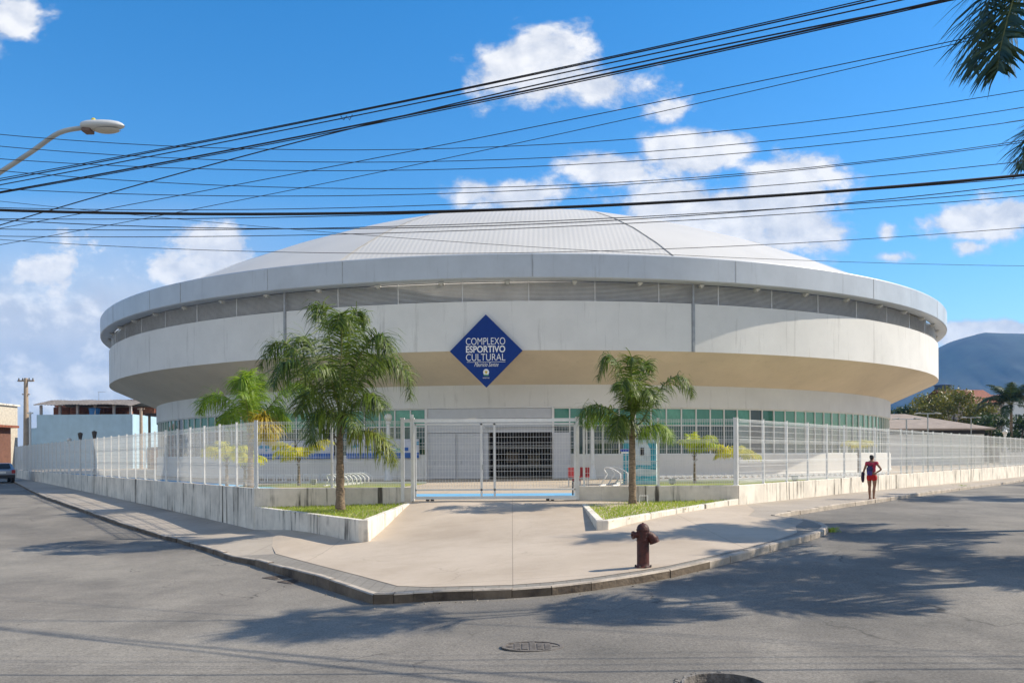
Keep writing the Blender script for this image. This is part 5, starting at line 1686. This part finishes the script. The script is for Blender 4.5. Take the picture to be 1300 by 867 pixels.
def skin_obj(name, nodes, edges, material, parent, root_i=0, sub=2):
    me = bpy.data.meshes.new(name)
    me.from_pydata([n[0] for n in nodes], edges, [])
    o = bpy.data.objects.new(name, me); COL.objects.link(o); o.parent = parent
    sk = o.modifiers.new('skin', 'SKIN'); sk.use_smooth_shade = True
    bpy.context.view_layer.update()
    sv = me.skin_vertices[0].data if len(me.skin_vertices) else None
    if sv is None:
        bm = bmesh.new(); bm.from_mesh(me); bm.verts.layers.skin.verify(); bm.to_mesh(me); bm.free(); sv = me.skin_vertices[0].data
    for i, n in enumerate(nodes):
        r = n[1]; sv[i].radius = r if isinstance(r, tuple) else (r, r); sv[i].use_root = (i == root_i)
    ss = o.modifiers.new('sub', 'SUBSURF'); ss.levels = sub; ss.render_levels = sub
    me.materials.append(material)
    return o


pq = G(1107, 633.5); Hp = 56.5 / F * pq.y
per = empty('person', pq, 'woman walking away on the right pavement in red shorts, hand on hip', 'person', rz=R(-38))
sc = Hp / 1.62
# local frame: she faces +y (away), x to her right. Left arm hangs, right arm is on the hip
Nn = {}
nodes, edges = [], []


def nd(key, p, r, link_=None):
    Nn[key] = len(nodes); nodes.append((tuple(v * sc for v in p), tuple(x * sc for x in r) if isinstance(r, tuple) else r * sc))
    if link_ is not None: edges.append((Nn[link_], Nn[key]))


nd('pelvis', (0, 0, .88), (.145, .11)); nd('belly', (0, .005, 1.0), (.125, .095), 'pelvis'); nd('waist', (0, .0, 1.08), (.122, .09), 'belly'); nd('chest', (0, -.01, 1.22), (.145, .10), 'waist')
nd('collar', (0, -.005, 1.335), (.11, .075), 'chest'); nd('neck', (0, .01, 1.405), .048, 'collar'); nd('chin', (.0, .03, 1.47), (.062, .07), 'neck'); nd('head', (.0, .028, 1.535), (.075, .088), 'chin'); nd('crown', (.0, .02, 1.595), (.055, .06), 'head'); nd('nose', (0, .125, 1.50), .014, 'chin')
for s_, k_, fy, knee in ((-1, 'l', .0, .06), (1, 'r', -.06, .05)):
    nd(k_ + 'hip', (s_ * .085, 0, .80), .095, 'pelvis'); nd(k_ + 'thigh', (s_ * .09, .02, .62), .078, k_ + 'hip'); nd(k_ + 'knee', (s_ * .085, .03 + fy * .3, .46), .054, k_ + 'thigh'); nd(k_ + 'calf', (s_ * .08, fy * .6 - .01, .32), .055, k_ + 'knee')
    nd(k_ + 'ankle', (s_ * .075, fy, .09), .034, k_ + 'calf'); nd(k_ + 'heel', (s_ * .075, fy - .02, .035), .036, k_ + 'ankle'); nd(k_ + 'ball', (s_ * .085, fy + .12, .028), (.036, .026), k_ + 'heel'); nd(k_ + 'toe', (s_ * .088, fy + .18, .022), (.028, .018), k_ + 'ball')
# left arm hangs outwards a little
nd('lsh', (-.165, -.01, 1.315), .056, 'collar'); nd('lua', (-.215, -.02, 1.18), .046, 'lsh'); nd('lel', (-.262, -.03, 1.04), .038, 'lua'); nd('lfa', (-.30, .01, .93), .034, 'lel'); nd('lwr', (-.325, .04, .83), .024, 'lfa'); nd('lpm', (-.335, .055, .775), (.032, .02), 'lwr')
for j, (dx, ln) in enumerate(((-.024, .055), (-.008, .065), (.008, .06), (.023, .048))):
    nd('lf%d' % j, (-.338 + dx * .4, .055 + dx, .735), .0095, 'lpm'); nd('lg%d' % j, (-.330 + dx * .4, .058 + dx, .735 - ln * .7), .008, 'lf%d' % j)
nd('lth', (-.318, .085, .765), .010, 'lwr'); nd('lth2', (-.312, .095, .735), .009, 'lth')
# right arm, hand on hip
nd('rsh', (.165, -.01, 1.315), .056, 'collar'); nd('rua', (.255, -.06, 1.21), .046, 'rsh'); nd('rel', (.345, -.09, 1.09), .038, 'rua'); nd('rfa', (.27, -.05, 1.03), .034, 'rel'); nd('rwr', (.195, -.02, .99), .024, 'rfa'); nd('rpm', (.158, .0, .965), (.022, .03), 'rwr')
for j, (dy, ln) in enumerate(((-.02, .05), (-.006, .06), (.008, .06), (.02, .05))):
    nd('rf%d' % j, (.140, .02 + dy, .935), .0095, 'rpm'); nd('rg%d' % j, (.138, .03 + dy * 1.4, .935 - ln * .6), .008, 'rf%d' % j)
nd('rth', (.165, -.035, .96), .010, 'rwr'); nd('rth2', (.150, -.055, .945), .009, 'rth')
M_skin = mat('skin', (.27, .13, .075), .55, var=.08)
skin_obj('body', nodes, edges, M_skin, per)


def nodes_of(lst, dz=0): return [(tuple(v * sc for v in p), tuple(x * sc for x in r)) for p, r in lst]


skin_obj('top', nodes_of([((0, 0, .93), (.16, .128)), ((0, .0, 1.08), (.142, .11)), ((0, -.01, 1.22), (.162, .118)), ((0, -.005, 1.335), (.125, .092)), ((-.165, -.01, 1.318), (.072, .072)), ((-.205, -.018, 1.21), (.062, .062)), ((.165, -.01, 1.318), (.072, .072)), ((.235, -.05, 1.235), (.062, .062))]),
         [(0, 1), (1, 2), (2, 3), (3, 4), (4, 5), (3, 6), (6, 7)], mat('pink_red_cloth', (.42, .03, .07), .9, var=.25, scale=9), per)
skin_obj('shorts', nodes_of([((0, 0, .95), (.152, .122)), ((0, 0, .86), (.168, .132)), ((-.088, .005, .78), (.115, .115)), ((-.092, .018, .64), (.102, .102)), ((.088, .005, .78), (.115, .115)), ((.092, .018, .64), (.102, .102))]),
         [(0, 1), (1, 2), (2, 3), (1, 4), (4, 5)], mat('red_cloth', (.46, .012, .016), .85, var=.2, scale=10), per)
skin_obj('hair', nodes_of([((0, .01, 1.61), (.062, .066)), ((0, -.005, 1.555), (.083, .088)), ((0, -.035, 1.49), (.072, .06)), ((0, -.055, 1.43), (.045, .035))]), [(0, 1), (1, 2), (2, 3)], mat('black_hair', (.012, .009, .008), .5), per)
for s_, fy in ((-1, 0), (1, -.06)):
    mb = MB(); mb.box((s_ * .083 * sc, (fy + .075) * sc, .008 * sc), (.085 * sc, .27 * sc, .016 * sc)); mb.tube([((s_ * .083 - .04) * sc, (fy + .11) * sc, .02 * sc), (s_ * .083 * sc, (fy + .12) * sc, .062 * sc), ((s_ * .083 + .04) * sc, (fy + .11) * sc, .02 * sc)], .008 * sc, 6)
    mb.build('sandal', mat('sandal', (.10, .04, .03), .7), per)
# bag on her back and jacket over the left forearm are things she carries
Rz = Matrix.Rotation(R(-38), 3, 'Z')
bp_ = pq + Rz @ Vector((-.03 * sc, -.17 * sc, 1.0 * sc))
bag = empty('backpack', bp_, 'navy and purple bag slung on the back of the walking woman', 'bag', rz=R(-38))
skin_obj('sack', nodes_of([((-.01, 0, -.12), (.125, .07)), ((0, 0, .0), (.135, .085)), ((.0, .01, .14), (.115, .07)), ((0, .03, .22), (.07, .04))]), [(0, 1), (1, 2), (2, 3)], mat('bag_navy', (.035, .035, .10), .8, var=.4, scale=12), bag, 1)
mb = MB(); mb.box((.015 * sc, -.085 * sc, -.05 * sc), (.17 * sc, .05 * sc, .15 * sc)); o = mb.build('pocket', mat('bag_purple', (.07, .045, .24), .8), bag); bevel(o, .02)
mb = MB()
for s_ in (-1, 1): mb.tube([(s_ * .07 * sc, .03 * sc, .2 * sc), (s_ * .10 * sc, .12 * sc, .335 * sc), (s_ * .11 * sc, .2 * sc, .34 * sc)], .016 * sc, 6)
mb.build('strap', M_black, bag)
jp = pq + Rz @ Vector((-.30 * sc, .0, .86 * sc))
jk = empty('jacket', jp, 'dark jacket hanging from the left arm of the walking woman', 'jacket', rz=R(-38))
skin_obj('cloth', nodes_of([((.0, .0, .14), (.055, .06)), ((-.012, .0, .02), (.066, .07)), ((-.018, .01, -.14), (.062, .06)), ((-.01, .01, -.26), (.035, .035))]), [(0, 1), (1, 2), (2, 3)], mat('jacket_dark', (.03, .018, .04), .9, var=.5, scale=14), jk, 1)

# ------------------------------------------------------------------ weeds along the kerb
rwd = random.Random(12)
weedspots = [((117, 649.5), .13, 'green weed tuft at the left kerb, nearer the car'), ((288, 703), .08, 'small green weed at the end of the dropped kerb'), ((1222, 619.5), .22, 'weed tuft at the right kerb beyond the woman'), ((1054, 675), .14, 'dry weed at the tip of the kerb nose')]
for (px, py), s_, lab in weedspots:
    q = G(px, py, ZR)
    mb = MB()
    for _ in range(60):
        a = rwd.uniform(0, 2 * PI); l = s_ * rwd.uniform(.5, 1.2); x, y = rwd.gauss(0, s_ * .6), rwd.gauss(0, s_ * .4); w = .009
        mb.add([(x - w, y, 0), (x + w, y, 0), (x + math.cos(a) * l * .6 + w * .5, y + math.sin(a) * l * .6, l * .7), (x + math.cos(a) * l * .6 - w * .5, y + math.sin(a) * l * .6, l * .7)], [(0, 1, 2, 3)])
    tag(mb.build('weed_tuft', L_grass if 'dry' in lab else L_lime, loc=q, fix=False), lab, 'weed', 'weeds along the kerbs')

rd = random.Random(31); mb = MB()
for _ in range(520):
    i = rd.randrange(8, len(acc) - 12); a, b = acc[i], acc[i + 1]; t = Vector((b.x - a.x, b.y - a.y)).normalized(); nn = Vector((t.y, -t.x))
    p = Vector((a.x, a.y)).lerp(Vector((b.x, b.y)), rd.random()) + nn * (.05 + abs(rd.gauss(0, .16)))
    s_ = rd.uniform(.006, .026); M3 = Matrix.Rotation(rd.uniform(0, 3), 3, 'Z') @ Matrix.Rotation(rd.uniform(-.6, .6), 3, 'X')
    mb.box((p.x, p.y, ZR(p.x, p.y) + s_ * .2), (s_ * 1.4, s_, s_ * .7), 0, M3)
o = mb.build('gutter_grit', mat('grit', (.33, .29, .24), .95, var=.4, scale=15, rnd=.4)); o['kind'] = 'stuff'
